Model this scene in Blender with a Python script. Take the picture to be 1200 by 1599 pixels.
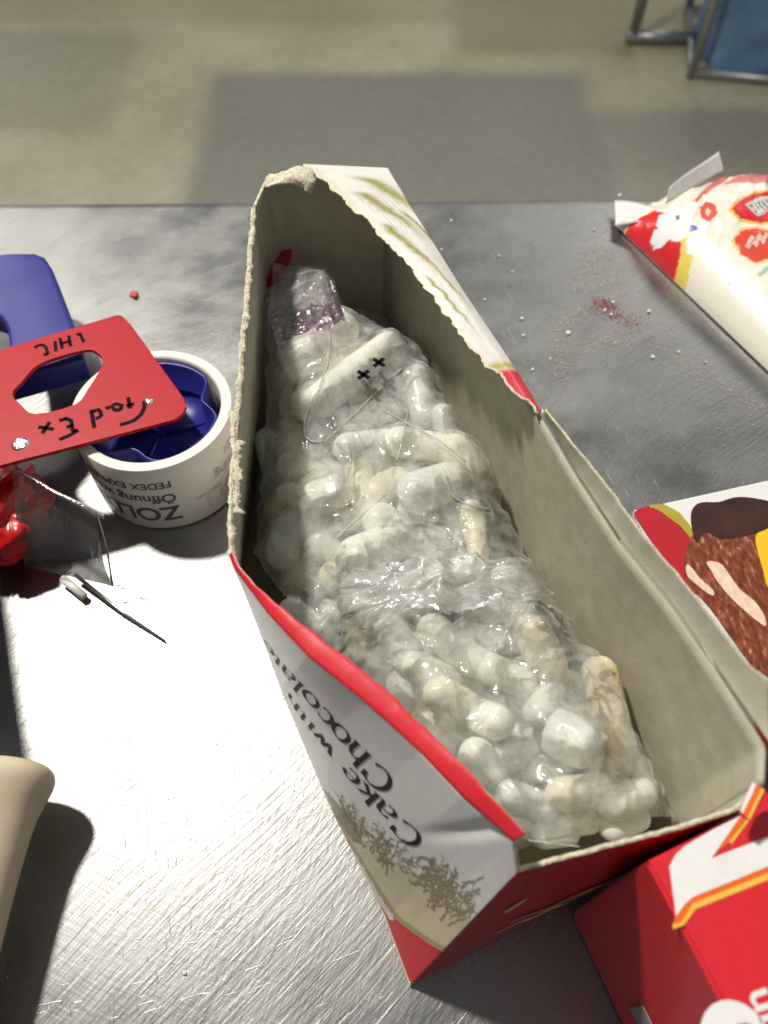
import bpy, bmesh, math, random
import numpy as np
from mathutils import Vector, Matrix
random.seed(7); rng = np.random.default_rng(7)
for o in list(bpy.data.objects): bpy.data.objects.remove(o)
scene = bpy.context.scene
C = scene.collection

# ---------------------------------------------------------------- camera
FPX, PITCH, CAMH = 1230.0, math.radians(56), 0.345        # photograph is 1200 x 1599
cam = bpy.data.cameras.new('camera'); camo = bpy.data.objects.new('camera', cam); C.objects.link(camo)
camo.location = (0, 0, CAMH); camo.rotation_euler = (math.pi/2 - PITCH, 0, 0)
cam.sensor_fit = 'VERTICAL'; cam.sensor_height = 7.0; cam.lens = FPX/1599*7.0
cam.clip_start = 0.01; cam.clip_end = 60
cam.dof.use_dof = True; cam.dof.focus_distance = 0.34; cam.dof.aperture_fstop = 1.9
scene.camera = camo
scene.render.resolution_x, scene.render.resolution_y = 768, 1024

# ---------------------------------------------------------------- light
world = bpy.data.worlds.new('World'); scene.world = world; world.use_nodes = True
bg = world.node_tree.nodes['Background']; bg.inputs[0].default_value = (0.92, 0.97, 1.0, 1); bg.inputs[1].default_value = 0.17
def lamp(name, loc, target, power, color, shape, sx, sy=None):
    l = bpy.data.lights.new(name, 'AREA'); l.energy = power; l.color = color; l.shape = shape; l.size = sx
    if sy: l.size_y = sy
    o = bpy.data.objects.new(name, l); C.objects.link(o); o.location = loc
    o.rotation_euler = (Vector(target)-Vector(loc)).to_track_quat('-Z', 'Y').to_euler()
    return o
lamp('key_lamp', (-0.74, 0.86, 1.70), (0, .2, 0), 44, (1.0, 0.955, 0.87), 'DISK', 0.15)
lamp('fill_lamp', (2.0, 4.2, 2.3), (.3, 1.6, -.6), 36, (1.0, 0.97, 0.90), 'RECTANGLE', 2.4, 0.5)  # added fill, no known fitting: brightens the right of the steel
lamp('fill_lamp', (-2.4, 3.8, 2.2), (0, 1.6, -.6), 20, (1.0, 0.97, 0.90), 'RECTANGLE', 1.2, 0.3)
scene.view_settings.view_transform = 'Standard'; scene.view_settings.look = 'None'
scene.view_settings.exposure = 0.0; scene.view_settings.gamma = 1.0
scene.view_settings.use_curve_mapping = False
scene.render.engine = 'CYCLES'
scene.cycles.transparent_max_bounces = 24; scene.cycles.max_bounces = 10
scene.cycles.sample_clamp_indirect = 3.0; scene.cycles.caustics_reflective = True; scene.cycles.caustics_refractive = False

# ---------------------------------------------------------------- helpers
cP, sP = math.cos(PITCH), math.sin(PITCH)
def at(u, v, z=0.0):
    """a traced photograph point -> the point of the plane at height z that it shows"""
    a = (u-600)/FPX; b = -(v-799.5)/FPX
    d = (a, cP+b*sP, -sP+b*cP); t = (z-CAMH)/d[2]
    return Vector((d[0]*t, d[1]*t, z))
def tag(o, label=None, cat=None, group=None, kind=None):
    if label: o['label'] = label
    if cat: o['category'] = cat
    if group: o['group'] = group
    if kind: o['kind'] = kind
    return o
def thing(name, loc, label, cat, group=None):
    o = bpy.data.objects.new(name, None); C.objects.link(o); o.location = loc; o.empty_display_size = .01
    return tag(o, label, cat, group)
def link(name, me, mats, parent=None, smooth=False):
    o = bpy.data.objects.new(name, me); C.objects.link(o)
    for m in (mats if isinstance(mats, (list, tuple)) else [mats]): me.materials.append(m)
    if smooth: me.polygons.foreach_set('use_smooth', [True]*len(me.polygons))
    if parent:
        o.parent = parent; o.matrix_parent_inverse = Matrix.Translation(-parent.location) if parent.parent is None else Matrix.Identity(4)
    return o
def mesh(name, V, F, mats, parent=None, smooth=False):
    me = bpy.data.meshes.new(name); me.from_pydata([tuple(map(float, v)) for v in V], [], F); me.update()
    return link(name, me, mats, parent, smooth)
def from_bm(name, bm, mats, parent=None, smooth=False):
    me = bpy.data.meshes.new(name); bm.to_mesh(me); bm.free()
    return link(name, me, mats, parent, smooth)
def gridmesh(name, P, mats, parent=None, smooth=True, col=None):
    n, m = P.shape[:2]
    idx = np.arange(n*m).reshape(n, m)
    F = np.stack([idx[:-1, :-1], idx[1:, :-1], idx[1:, 1:], idx[:-1, 1:]], -1).reshape(-1, 4)
    o = mesh(name, P.reshape(-1, 3), F.tolist(), mats, parent, smooth)
    if col is not None: paint(o, col.reshape(-1, 3))
    return o
def paint(o, col):
    a = o.data.color_attributes.new('Col', 'FLOAT_COLOR', 'POINT')
    a.data.foreach_set('color', np.c_[col, np.ones(len(col))].astype(np.float32).ravel())
def solid(o, th, off=-1, mo=0, mr=0, bev=0):
    s = o.modifiers.new('thick', 'SOLIDIFY'); s.thickness = th; s.offset = off; s.material_offset = mo; s.material_offset_rim = mr
    if bev:
        b = o.modifiers.new('bevel', 'BEVEL'); b.width = bev; b.segments = 3; b.limit_method = 'ANGLE'
    return o
def resamp(P, n):
    P = np.array([tuple(p) for p in P], float)
    d = np.r_[0, np.cumsum(np.linalg.norm(np.diff(P, axis=0), axis=1))]; t = np.linspace(0, d[-1], n)
    return np.stack([np.interp(t, d, P[:, i]) for i in range(P.shape[1])], 1)
def vnoise(x, y, seed=0):
    """smooth value noise, numpy"""
    xi = np.floor(x).astype(np.int64); yi = np.floor(y).astype(np.int64); fx = x-xi; fy = y-yi
    fx = fx*fx*(3-2*fx); fy = fy*fy*(3-2*fy)
    def h(a, b):
        n = (a*374761393 + b*668265263 + seed*1442695041) & 0x7fffffff
        n = ((n ^ (n >> 13))*1274126177) & 0x7fffffff
        return ((n ^ (n >> 16)) & 0xffff)/65535.0
    return (h(xi, yi)*(1-fx)+h(xi+1, yi)*fx)*(1-fy)+(h(xi, yi+1)*(1-fx)+h(xi+1, yi+1)*fx)*fy
def fbm(x, y, seed=0, o=4):
    s = 0; a = .5
    for k in range(o): s = s+a*vnoise(x*2**k, y*2**k, seed+k); a *= .5
    return s
def ridge(x, y, seed=0): return 1-np.abs(2*vnoise(x, y, seed)-1)
def sstep(a, b, x):
    t = np.clip((x-a)/(b-a), 0, 1); return t*t*(3-2*t)
def inpoly(x, y, P):
    r = np.zeros(x.shape, bool); n = len(P)
    for i in range(n):
        (x0, y0), (x1, y1) = P[i][:2], P[(i+1) % n][:2]
        if y0 == y1: continue
        c = ((y0 > y) != (y1 > y)) & (x < (x1-x0)*(y-y0)/(y1-y0)+x0); r ^= c
    return r
def ngon(name, pts, mat, parent=None, th=0):
    bm = bmesh.new(); vs = [bm.verts.new(p) for p in pts]; bm.faces.new(vs)
    bmesh.ops.recalc_face_normals(bm, faces=bm.faces)
    for f in bm.faces:
        if f.normal.z < 0: f.normal_flip()
    bmesh.ops.triangulate(bm, faces=bm.faces)
    o = from_bm(name, bm, mat, parent)
    if th: solid(o, th)
    return o
def smoothpoly(pts, n=4):
    """closed Catmull-Rom through 2-D/3-D points"""
    P = [Vector(p) for p in pts]; out = []; m = len(P)
    for i in range(m):
        a, b, c, d = P[i-1], P[i], P[(i+1) % m], P[(i+2) % m]
        for k in range(n):
            t = k/n
            out.append(.5*((2*b)+(c-a)*t+(2*a-5*b+4*c-d)*t*t+(3*b-a-3*c+d)*t**3))
    return out
def tube(name, pts, r, mat, parent=None, n=8, r1=None):
    pts = [Vector(p) for p in pts]; V = []; F = []; m = len(pts); r1 = r if r1 is None else r1
    for i, p in enumerate(pts):
        d = (pts[min(i+1, m-1)]-pts[max(i-1, 0)]).normalized()
        a = d.cross(Vector((0, 0, 1)));  a = a.normalized() if a.length > 1e-4 else Vector((1, 0, 0)); b = d.cross(a)
        rr = r+(r1-r)*i/max(m-1, 1)
        for k in range(n):
            t = 2*math.pi*k/n; V.append(p+a*math.cos(t)*rr+b*math.sin(t)*rr)
    for i in range(m-1):
        for k in range(n): F.append((i*n+k, i*n+(k+1) % n, (i+1)*n+(k+1) % n, (i+1)*n+k))
    F.append(tuple(range(n))[::-1]); F.append(tuple((m-1)*n+k for k in range(n)))
    return mesh(name, V, F, mat, parent, True)
def lathe(name, prof, mat, parent=None, seg=64, centre=(0, 0, 0)):
    V = []; F = []; m = len(prof)
    for k in range(seg):
        t = 2*math.pi*k/seg
        for r, z in prof: V.append((centre[0]+r*math.cos(t), centre[1]+r*math.sin(t), centre[2]+z))
    for k in range(seg):
        k2 = (k+1) % seg
        for i in range(m-1): F.append((k*m+i, k2*m+i, k2*m+i+1, k*m+i+1))
    return mesh(name, V, F, mat, parent, True)
def bevbox(name, O, e1, e2, a, b, z0, z1, mat, parent=None, bev=.0012):
    O = Vector(O); e1 = Vector(e1).normalized(); e2 = Vector(e2).normalized()
    q = [O, O+e1*a, O+e1*a+e2*b, O+e2*b]
    V = [(p.x, p.y, z) for z in (z0, z1) for p in q]
    bm = bmesh.new(); vs = [bm.verts.new(v) for v in V]
    for f in ((0, 1, 2, 3), (4, 5, 6, 7), (0, 1, 5, 4), (1, 2, 6, 5), (2, 3, 7, 6), (3, 0, 4, 7)): bm.faces.new([vs[i] for i in f])
    bmesh.ops.recalc_face_normals(bm, faces=bm.faces)
    if bev: bmesh.ops.bevel(bm, geom=bm.edges[:], offset=bev, segments=2, affect='EDGES')
    return from_bm(name, bm, mat, parent)

# ---------------------------------------------------------------- materials
def newmat(name):
    m = bpy.data.materials.new(name); m.use_nodes = True
    nt = m.node_tree; return m, nt, nt.nodes['Principled BSDF']
def nd(nt, t, **kw):
    n = nt.nodes.new(t)
    for k, v in kw.items():
        if k in n.inputs: n.inputs[k].default_value = v
        else: setattr(n, k, v)
    return n
def pm(name, col, rough=.5, metal=0, var=.12, scale=300, bump=.05, bscale=900, sss=0, spec=.5, attr=False, coat=0, stretch=None):
    """principled material with a little colour mottling and fine relief"""
    m, nt, p = newmat(name); L = nt.links
    tc = nd(nt, 'ShaderNodeTexCoord')
    src = tc.outputs['Object']
    if stretch:
        mp = nd(nt, 'ShaderNodeMapping'); mp.inputs['Scale'].default_value = stretch; L.new(src, mp.inputs[0]); src = mp.outputs[0]
    n1 = nd(nt, 'ShaderNodeTexNoise', Scale=scale, Detail=4.0); L.new(src, n1.inputs['Vector'])
    mr = nd(nt, 'ShaderNodeMapRange'); mr.inputs['To Min'].default_value = 1-var; mr.inputs['To Max'].default_value = 1+var
    mr.inputs['From Min'].default_value = .3; mr.inputs['From Max'].default_value = .7; L.new(n1.outputs['Fac'], mr.inputs['Value'])
    mul = nd(nt, 'ShaderNodeVectorMath', operation='SCALE')
    if attr:
        at_ = nd(nt, 'ShaderNodeAttribute'); at_.attribute_name = 'Col'; L.new(at_.outputs['Color'], mul.inputs[0])
    else: mul.inputs[0].default_value = col
    L.new(mr.outputs[0], mul.inputs['Scale']); L.new(mul.outputs[0], p.inputs['Base Color'])
    p.inputs['Roughness'].default_value = rough; p.inputs['Metallic'].default_value = metal
    p.inputs['Specular IOR Level'].default_value = spec; p.inputs['Coat Weight'].default_value = coat; p.inputs['Coat Roughness'].default_value = .12
    if sss:
        p.inputs['Subsurface Weight'].default_value = sss; p.inputs['Subsurface Radius'].default_value = (.006, .005, .004); p.inputs['Subsurface Scale'].default_value = 1
    n2 = nd(nt, 'ShaderNodeTexNoise', Scale=bscale, Detail=3.0); L.new(src, n2.inputs['Vector'])
    b = nd(nt, 'ShaderNodeBump', Strength=bump, Distance=.001); L.new(n2.outputs['Fac'], b.inputs['Height']); L.new(b.outputs[0], p.inputs['Normal'])
    return m
M = {}
M['print'] = pm('printed_card', (1, 1, 1), .38, attr=True, var=.04, bump=.04, coat=.15)
M['card_in'] = pm('grey_card', (.46, .43, .33), .75, var=.10, scale=120, bump=.12, bscale=700)
M['card_torn'] = pm('torn_card_fibre', (.66, .60, .44), .95, var=.25, scale=500, bump=.8, bscale=900)
M['white_card'] = pm('white_card', (.78, .76, .74), .42, var=.03)
M['red_card'] = pm('red_card', (.46, .012, .02), .38, var=.06, bump=.03, coat=.2)
M['red_glossy'] = pm('red_glossy_card', (.68, .022, .035), .34, var=.04, bump=.03, coat=.25)
M['dark_ink'] = pm('dark_brown_ink', (.040, .022, .018), .6, var=.1, spec=.2)
M['sepia'] = pm('sepia_ink', (.34, .28, .17), .55, var=.3, scale=900)
M['gold_ink'] = pm('gold_ink', (.62, .36, .10), .4, var=.15)
M['orange_ink'] = pm('orange_ink', (.85, .14, .02), .4, var=.05)
M['yellow_ink'] = pm('yellow_ink', (.90, .50, .08), .4, var=.05)
M['white_ink'] = pm('white_ink', (.82, .80, .79), .4, var=.03)
M['olive_ink'] = pm('olive_ink', (.42, .33, .04), .42, var=.06)
M['bright_yellow'] = pm('bright_yellow_ink', (.88, .52, .02), .4, var=.05)
M['chocolate'] = pm('chocolate_print', (.045, .017, .012), .35, var=.35, scale=90, bump=.03)
M['cream_print'] = pm('cream_print', (.82, .60, .45), .42, var=.18, scale=260, stretch=(2.2, .8, 1))
M['red_paint'] = pm('red_painted_metal', (.42, .006, .013), .42, spec=.25, var=.07, scale=160, bump=.06, bscale=500)
M['blue_plastic'] = pm('blue_plastic', (.020, .022, .22), .38, var=.08, scale=90, bump=.05, bscale=1200)
M['marker'] = pm('black_marker', (.012, .006, .007), .8, var=.2, spec=.12)
M['rivet'] = pm('bright_rivet', (.75, .74, .72), .25, metal=1, var=.25, scale=900, bump=.5, bscale=900)
M['tape'] = pm('white_tape', (.76, .72, .64), .35, var=.04, scale=40, bump=.03, coat=.2)
M['tape_edge'] = pm('tape_edge', (.80, .77, .68), .6, var=.05, scale=2500, bump=.1, stretch=(1, 1, .05))
M['red_plastic'] = pm('red_plastic', (.55, .01, .012), .28, var=.12, bump=.1)
M['dark_grey'] = pm('dark_grey_plastic', (.06, .06, .065), .5)
M['rod'] = pm('steel_rod', (.42, .42, .41), .3, metal=1, var=.1)
M['cream_rod'] = pm('cream_plastic', (.78, .75, .66), .4)
M['handle'] = pm('beige_handle', (.68, .58, .41), .42, var=.07, scale=60, bump=.06, bscale=300, sss=.1, stretch=(1, .25, 1))
M['wax0'] = pm('white_wax', (.86, .84, .74), .36, var=.06, scale=110, bump=.06, bscale=300, sss=.3)
M['wax1'] = pm('cream_wax', (.78, .71, .50), .42, var=.12, scale=100, bump=.08, bscale=300, sss=.3)
M['wax2'] = pm('grey_wax', (.74, .74, .68), .30, var=.06, scale=110, bump=.06, bscale=300, sss=.3)
M['stain'] = pm('tan_stick', (.72, .60, .36), .55, var=.30, scale=70, bump=.5, bscale=500, sss=.15)
M['crumb'] = pm('white_crumb', (.82, .81, .78), .6, sss=.1)
M['red_bit'] = pm('red_crumb', (.75, .10, .12), .5)
M['zinc'] = pm('zinc_tube', (.42, .43, .44), .4, metal=.8, var=.1)
M['blue_sack'] = pm('blue_sheet', (.15, .26, .42), .5, var=.35, scale=9, bump=.3, bscale=30)
M['pack_tab'] = pm('pack_crimp_back', (.55, .54, .52), .4, var=.1)

def cake_mat():
    m, nt, p = newmat('cake_print'); L = nt.links
    tc = nd(nt, 'ShaderNodeTexCoord'); mp = nd(nt, 'ShaderNodeMapping'); mp.inputs['Rotation'].default_value = (0, 0, math.radians(35)); mp.inputs['Scale'].default_value = (1.8, .7, 1)
    L.new(tc.outputs['Object'], mp.inputs[0])
    n = nd(nt, 'ShaderNodeTexNoise', Scale=330.0, Detail=5.0, Roughness=.65); L.new(mp.outputs[0], n.inputs['Vector'])
    r = nd(nt, 'ShaderNodeValToRGB'); e = r.color_ramp.elements
    e[0].position = .30; e[0].color = (.07, .014, .006, 1); e[1].position = .72; e[1].color = (.70, .36, .22, 1)
    x = e.new(.50); x.color = (.20, .045, .018, 1); x = e.new(.60); x.color = (.30, .085, .04, 1)
    L.new(n.outputs['Fac'], r.inputs[0]); L.new(r.outputs[0], p.inputs['Base Color']); p.inputs['Roughness'].default_value = .4
    return m
M['cake'] = cake_mat()

def steel_mat():
    m, nt, p = newmat('brushed_steel'); L = nt.links
    tc = nd(nt, 'ShaderNodeTexCoord'); src = tc.outputs['Object']
    p.inputs['Metallic'].default_value = 1
    # slow swirl of the polishing direction
    nz = nd(nt, 'ShaderNodeTexNoise', Scale=3.5, Detail=1.0); L.new(src, nz.inputs['Vector'])
    sub = nd(nt, 'ShaderNodeVectorMath', operation='SUBTRACT'); sub.inputs[1].default_value = (.5, .5, .5); L.new(nz.outputs['Color'], sub.inputs[0])
    sc = nd(nt, 'ShaderNodeVectorMath', operation='SCALE'); sc.inputs['Scale'].default_value = .10; L.new(sub.outputs[0], sc.inputs[0])
    add = nd(nt, 'ShaderNodeVectorMath', operation='ADD'); L.new(src, add.inputs[0]); L.new(sc.outputs[0], add.inputs[1])
    def streak(rot, sx, sy, scale, detail=3.0):
        mp = nd(nt, 'ShaderNodeMapping'); mp.vector_type = 'TEXTURE'
        mp.inputs['Rotation'].default_value = (0, 0, math.radians(rot)); mp.inputs['Scale'].default_value = (sx, sy, 1)
        L.new(add.outputs[0], mp.inputs[0])
        n = nd(nt, 'ShaderNodeTexNoise', Scale=scale, Detail=detail, Roughness=.6); L.new(mp.outputs[0], n.inputs['Vector']); return n.outputs['Fac']
    s1 = streak(48, 14, .7, 420); s2 = streak(78, 9, .8, 520); s3 = streak(-20, 11, .8, 480); big = streak(30, 1.3, 1, 26, 4.0)
    def math_(op, a, b):
        n = nd(nt, 'ShaderNodeMath', operation=op)
        for i, v in enumerate((a, b)):
            if isinstance(v, (int, float)): n.inputs[i].default_value = v
            else: L.new(v, n.inputs[i])
        return n.outputs[0]
    # sparse single scratches
    def sparse(rot, sx, sy, scale, lo):
        f = streak(rot, sx, sy, scale, 0.0); r = nd(nt, 'ShaderNodeMapRange'); r.inputs['From Min'].default_value = lo; r.inputs['From Max'].default_value = lo+.05
        L.new(f, r.inputs['Value']); return r.outputs[0]
    sp = math_('MAXIMUM', math_('MAXIMUM', sparse(52, 12, .4, 520, .76), sparse(100, 9, .4, 520, .78)), sparse(15, 9, .4, 520, .79))
    hgt = math_('ADD', math_('ADD', s1, math_('MULTIPLY', s2, .6)), math_('ADD', math_('MULTIPLY', s3, .35), math_('MULTIPLY', sp, .6)))
    b = nd(nt, 'ShaderNodeBump', Strength=.24, Distance=.0006); L.new(hgt, b.inputs['Height']); L.new(b.outputs[0], p.inputs['Normal'])
    rr = nd(nt, 'ShaderNodeMapRange'); rr.inputs['From Min'].default_value = .3; rr.inputs['From Max'].default_value = .7
    rr.inputs['To Min'].default_value = .32; rr.inputs['To Max'].default_value = .51; L.new(big, rr.inputs['Value'])
    L.new(math_('ADD', rr.outputs[0], math_('MULTIPLY', sp, .05)), p.inputs['Roughness'])
    ramp = nd(nt, 'ShaderNodeMix', data_type='RGBA'); ramp.inputs[6].default_value = (.23, .23, .227, 1); ramp.inputs[7].default_value = (.40, .396, .386, 1)
    L.new(math_('ADD', math_('MULTIPLY', big, .6), math_('MULTIPLY', s1, .4)), ramp.inputs[0]); L.new(ramp.outputs[2], p.inputs['Base Color'])
    return m
M['steel'] = steel_mat()

def floor_mat():
    """worn concrete with coated, darker repair patches whose outlines wander"""
    m, nt, p = newmat('worn_concrete'); L = nt.links
    tc = nd(nt, 'ShaderNodeTexCoord'); src = tc.outputs['Object']
    def noise(s, d=4.0):
        n = nd(nt, 'ShaderNodeTexNoise', Scale=s, Detail=d); L.new(src, n.inputs['Vector']); return n
    wob = nd(nt, 'ShaderNodeVectorMath', operation='SCALE'); wob.inputs['Scale'].default_value = .07
    nw = noise(5.0); sb = nd(nt, 'ShaderNodeVectorMath', operation='SUBTRACT'); sb.inputs[1].default_value = (.5, .5, .5); L.new(nw.outputs['Color'], sb.inputs[0]); L.new(sb.outputs[0], wob.inputs[0])
    ad = nd(nt, 'ShaderNodeVectorMath', operation='ADD'); L.new(src, ad.inputs[0]); L.new(wob.outputs[0], ad.inputs[1])
    sx = nd(nt, 'ShaderNodeSeparateXYZ'); L.new(ad.outputs[0], sx.inputs[0])
    def mt(op, a, b):
        n = nd(nt, 'ShaderNodeMath', operation=op)
        for i, v in enumerate((a, b)):
            if isinstance(v, (int, float)): n.inputs[i].default_value = v
            else: L.new(v, n.inputs[i])
        return n.outputs[0]
    def rect(x0, x1, y0, y1, w=.09):
        def edge(o, a, inv):
            r = nd(nt, 'ShaderNodeMapRange'); r.interpolation_type = 'SMOOTHSTEP'
            r.inputs['From Min'].default_value = a-w/2; r.inputs['From Max'].default_value = a+w/2
            if inv: r.inputs['To Min'].default_value = 1; r.inputs['To Max'].default_value = 0
            L.new(o, r.inputs['Value']); return r.outputs[0]
        return mt('MULTIPLY', mt('MULTIPLY', edge(sx.outputs[0], x0, 0), edge(sx.outputs[0], x1, 1)), mt('MULTIPLY', edge(sx.outputs[1], y0, 0), edge(sx.outputs[1], y1, 1)))
    base = nd(nt, 'ShaderNodeMix', data_type='RGBA'); base.inputs[6].default_value = (.42, .385, .26, 1); base.inputs[7].default_value = (.58, .535, .40, 1)
    n2 = noise(2.2, 6.0); rg = nd(nt, 'ShaderNodeMapRange'); rg.inputs['From Min'].default_value = .35; rg.inputs['From Max'].default_value = .65; L.new(n2.outputs['Fac'], rg.inputs['Value']); L.new(rg.outputs[0], base.inputs[0])
    cur = base.outputs[2]
    for (x0, x1, y0, y1, col, f) in ((-.50, .58, 0, 2.36, (.255, .245, .22, 1), .85), (-3, -.76, 2.05, 2.62, (.30, .285, .23, 1), .5), (.22, 1.4, 2.46, 3.4, (.25, .215, .13, 1), .6), (.50, 3, 0, 2.16, (.29, .275, .25, 1), .7), (-3, .25, 2.66, 3.6, (.36, .32, .20, 1), .5)):
        mx = nd(nt, 'ShaderNodeMix', data_type='RGBA'); L.new(mt('MULTIPLY', rect(x0, x1, y0, y1), f), mx.inputs[0]); L.new(cur, mx.inputs[6]); mx.inputs[7].default_value = col; cur = mx.outputs[2]
    n3 = noise(38.0, 5.0); gr = nd(nt, 'ShaderNodeMapRange'); gr.inputs['From Min'].default_value = .3; gr.inputs['From Max'].default_value = .7; gr.inputs['To Min'].default_value = .93; gr.inputs['To Max'].default_value = 1.06; L.new(n3.outputs['Fac'], gr.inputs['Value'])
    fin = nd(nt, 'ShaderNodeVectorMath', operation='SCALE'); L.new(cur, fin.inputs[0]); L.new(gr.outputs[0], fin.inputs['Scale']); L.new(fin.outputs[0], p.inputs['Base Color'])
    p.inputs['Roughness'].default_value = .55
    b = nd(nt, 'ShaderNodeBump', Strength=.2, Distance=.004); L.new(n3.outputs['Fac'], b.inputs['Height']); L.new(b.outputs[0], p.inputs['Normal'])
    return m
M['floor'] = floor_mat()

def film_mat(name, haze=.10, tint=(.985, .99, .985), rough=.10, bump=.5, bscale=420, gain=1.6, hazecol=(.85, .86, .84)):
    """thin clear plastic: sees through, mirrors the lamps in its creases, a little milky"""
    m, nt, p = newmat(name); L = nt.links; nt.nodes.remove(p); out = nt.nodes['Material Output']
    tc = nd(nt, 'ShaderNodeTexCoord'); src = tc.outputs['Object']
    n = nd(nt, 'ShaderNodeTexNoise', Scale=bscale, Detail=3.0, Distortion=1.2); L.new(src, n.inputs['Vector'])
    v = nd(nt, 'ShaderNodeTexVoronoi', Scale=bscale*.35, feature='DISTANCE_TO_EDGE'); L.new(n.outputs['Color'], v.inputs['Vector']); L.new(src, v.inputs['Vector'])
    ad = nd(nt, 'ShaderNodeMath', operation='ADD'); L.new(n.outputs['Fac'], ad.inputs[0]); L.new(v.outputs['Distance'], ad.inputs[1])
    b = nd(nt, 'ShaderNodeBump', Strength=bump, Distance=.0012); L.new(ad.outputs[0], b.inputs['Height'])
    tr = nd(nt, 'ShaderNodeBsdfTransparent'); tr.inputs[0].default_value = (*tint, 1)
    gl = nd(nt, 'ShaderNodeBsdfGlossy', Roughness=rough); L.new(b.outputs[0], gl.inputs['Normal'])
    fr = nd(nt, 'ShaderNodeFresnel', IOR=1.5); L.new(b.outputs[0], fr.inputs['Normal'])
    g = nd(nt, 'ShaderNodeMath', operation='MULTIPLY', use_clamp=True); g.inputs[1].default_value = gain; L.new(fr.outputs[0], g.inputs[0])
    m1 = nd(nt, 'ShaderNodeMixShader'); L.new(g.outputs[0], m1.inputs[0]); L.new(tr.outputs[0], m1.inputs[1]); L.new(gl.outputs[0], m1.inputs[2])
    df = nd(nt, 'ShaderNodeBsdfDiffuse'); df.inputs[0].default_value = (*hazecol, 1); L.new(b.outputs[0], df.inputs['Normal'])
    tl = nd(nt, 'ShaderNodeBsdfTranslucent'); tl.inputs[0].default_value = (*hazecol, 1)
    mh = nd(nt, 'ShaderNodeMixShader'); mh.inputs[0].default_value = .4; L.new(df.outputs[0], mh.inputs[1]); L.new(tl.outputs[0], mh.inputs[2])
    n2 = nd(nt, 'ShaderNodeTexNoise', Scale=70.0, Detail=5.0, Roughness=.7); L.new(src, n2.inputs['Vector'])
    hr = nd(nt, 'ShaderNodeMapRange'); hr.inputs['From Min'].default_value = .38; hr.inputs['From Max'].default_value = .72; hr.inputs['To Min'].default_value = haze*.55; hr.inputs['To Max'].default_value = haze*1.9; L.new(n2.outputs['Fac'], hr.inputs['Value'])
    m2 = nd(nt, 'ShaderNodeMixShader'); L.new(hr.outputs[0], m2.inputs[0]); L.new(m1.outputs[0], m2.inputs[1]); L.new(mh.outputs[0], m2.inputs[2])
    L.new(m2.outputs[0], out.inputs[0])
    return m
M['film'] = film_mat('clear_bag_film', haze=.36, bump=.12, bscale=110, gain=.85, rough=.15)
M['film_clear'] = film_mat('clear_sheet', haze=.05, bump=.25, bscale=70, rough=.12, gain=.9)
M['film_purple'] = film_mat('purple_film', haze=.16, tint=(.80, .68, .78), hazecol=(.50, .32, .44))
M['seam'] = film_mat('bag_seam', haze=.50, bump=.2, rough=.15, gain=2.0)

# ---------------------------------------------------------------- the setting
def sheet(name, x0, x1, y0, y1, z, mat, kind='structure'):
    o = mesh(name, [(x0, y0, z), (x1, y0, z), (x1, y1, z), (x0, y1, z)], [(0, 1, 2, 3)], mat); o['kind'] = kind; return o
fl = sheet('floor', -8, 8, -3, 12, -.85, M['floor'])

# steel bench: top with rolled far edge
bm = bmesh.new()
prof = [(-.55, 0), (.497, 0)] + [(.497+.014*math.sin(a), -.014+.014*math.cos(a)) for a in np.linspace(.3, math.pi/2, 6)] + [(.511, -.045), (.500, -.045), (.500, -.016), (-.55, -.016)]
V = []; F = []
for x in (-1.1, 1.1):
    for y, z in prof: V.append((x, y+.0065*x/.28*.5, z))
k = len(prof)
for i in range(k): F.append((i, (i+1) % k, k+(i+1) % k, k+i))
bench = thing('steel_bench', (0, .0, -.85), 'scratched stainless steel work bench under the torn box', 'table')
mesh('bench_top', V, F, M['steel'], bench)
for x in (-1.0, 1.0):
    for y in (-.45, .44): tube('leg', [(x, y, -.85), (x, y, -.017)], .02, M['zinc'], bench, 12)

# wire cage trolley with blue sheeting on the floor beyond
Ac = at(1078, 122, -.85); Bc = at(1290, 142, -.85); Dc = at(987, 66, -.85)
cage = thing('cage_trolley', Ac, 'grey metal tube trolley on the floor holding blue sheeting', 'trolley')
ex = (Bc-Ac).normalized(); ey = Vector((-ex.y, ex.x, 0))
z0, z1 = -.80, -.2
def cp(a, b, z): q = Ac+ex*a+ey*b; return Vector((q.x, q.y, z))
for a, b in ((0, 0), (.55, 0), (0, .40), (.55, .40)): tube('post', [cp(a, b, -.85), cp(a, b, z1)], .013, M['zinc'], cage, 10)
for z in (-.832, z1):
    for p, q in (((0, 0), (.55, 0)), ((.55, 0), (.55, .4)), ((.55, .4), (0, .4)), ((0, .4), (0, 0))): tube('rail', [cp(*p, z), cp(*q, z)], .011, M['zinc'], cage, 10)
n, m_ = 60, 40
th = np.linspace(0, 2*np.pi, n); zz = np.linspace(0, 1, m_)
TH, ZZ = np.meshgrid(th, zz, indexing='ij')
rr = 1/np.maximum(np.abs(np.cos(TH)), np.abs(np.sin(TH)))**.85
w = .90+.16*fbm(3*np.cos(TH)+5, 3*np.sin(TH)+4*ZZ+5, 3)*1.5+.06*np.abs(np.sin(9*TH+6*ZZ))
X = .275+.235*rr*np.cos(TH)*w; Y = .20+.165*rr*np.sin(TH)*w; Z = -.825+.60*ZZ-.03*fbm(2*X*9, ZZ*6, 9)
P = np.stack([Ac.x+ex.x*X+ey.x*Y, Ac.y+ex.y*X+ey.y*Y, Z], -1)
sack = gridmesh('blue_sheeting', P, M['blue_sack'])
tag(sack, 'crumpled blue plastic sheeting inside the metal tube trolley', 'sheeting')
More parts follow.
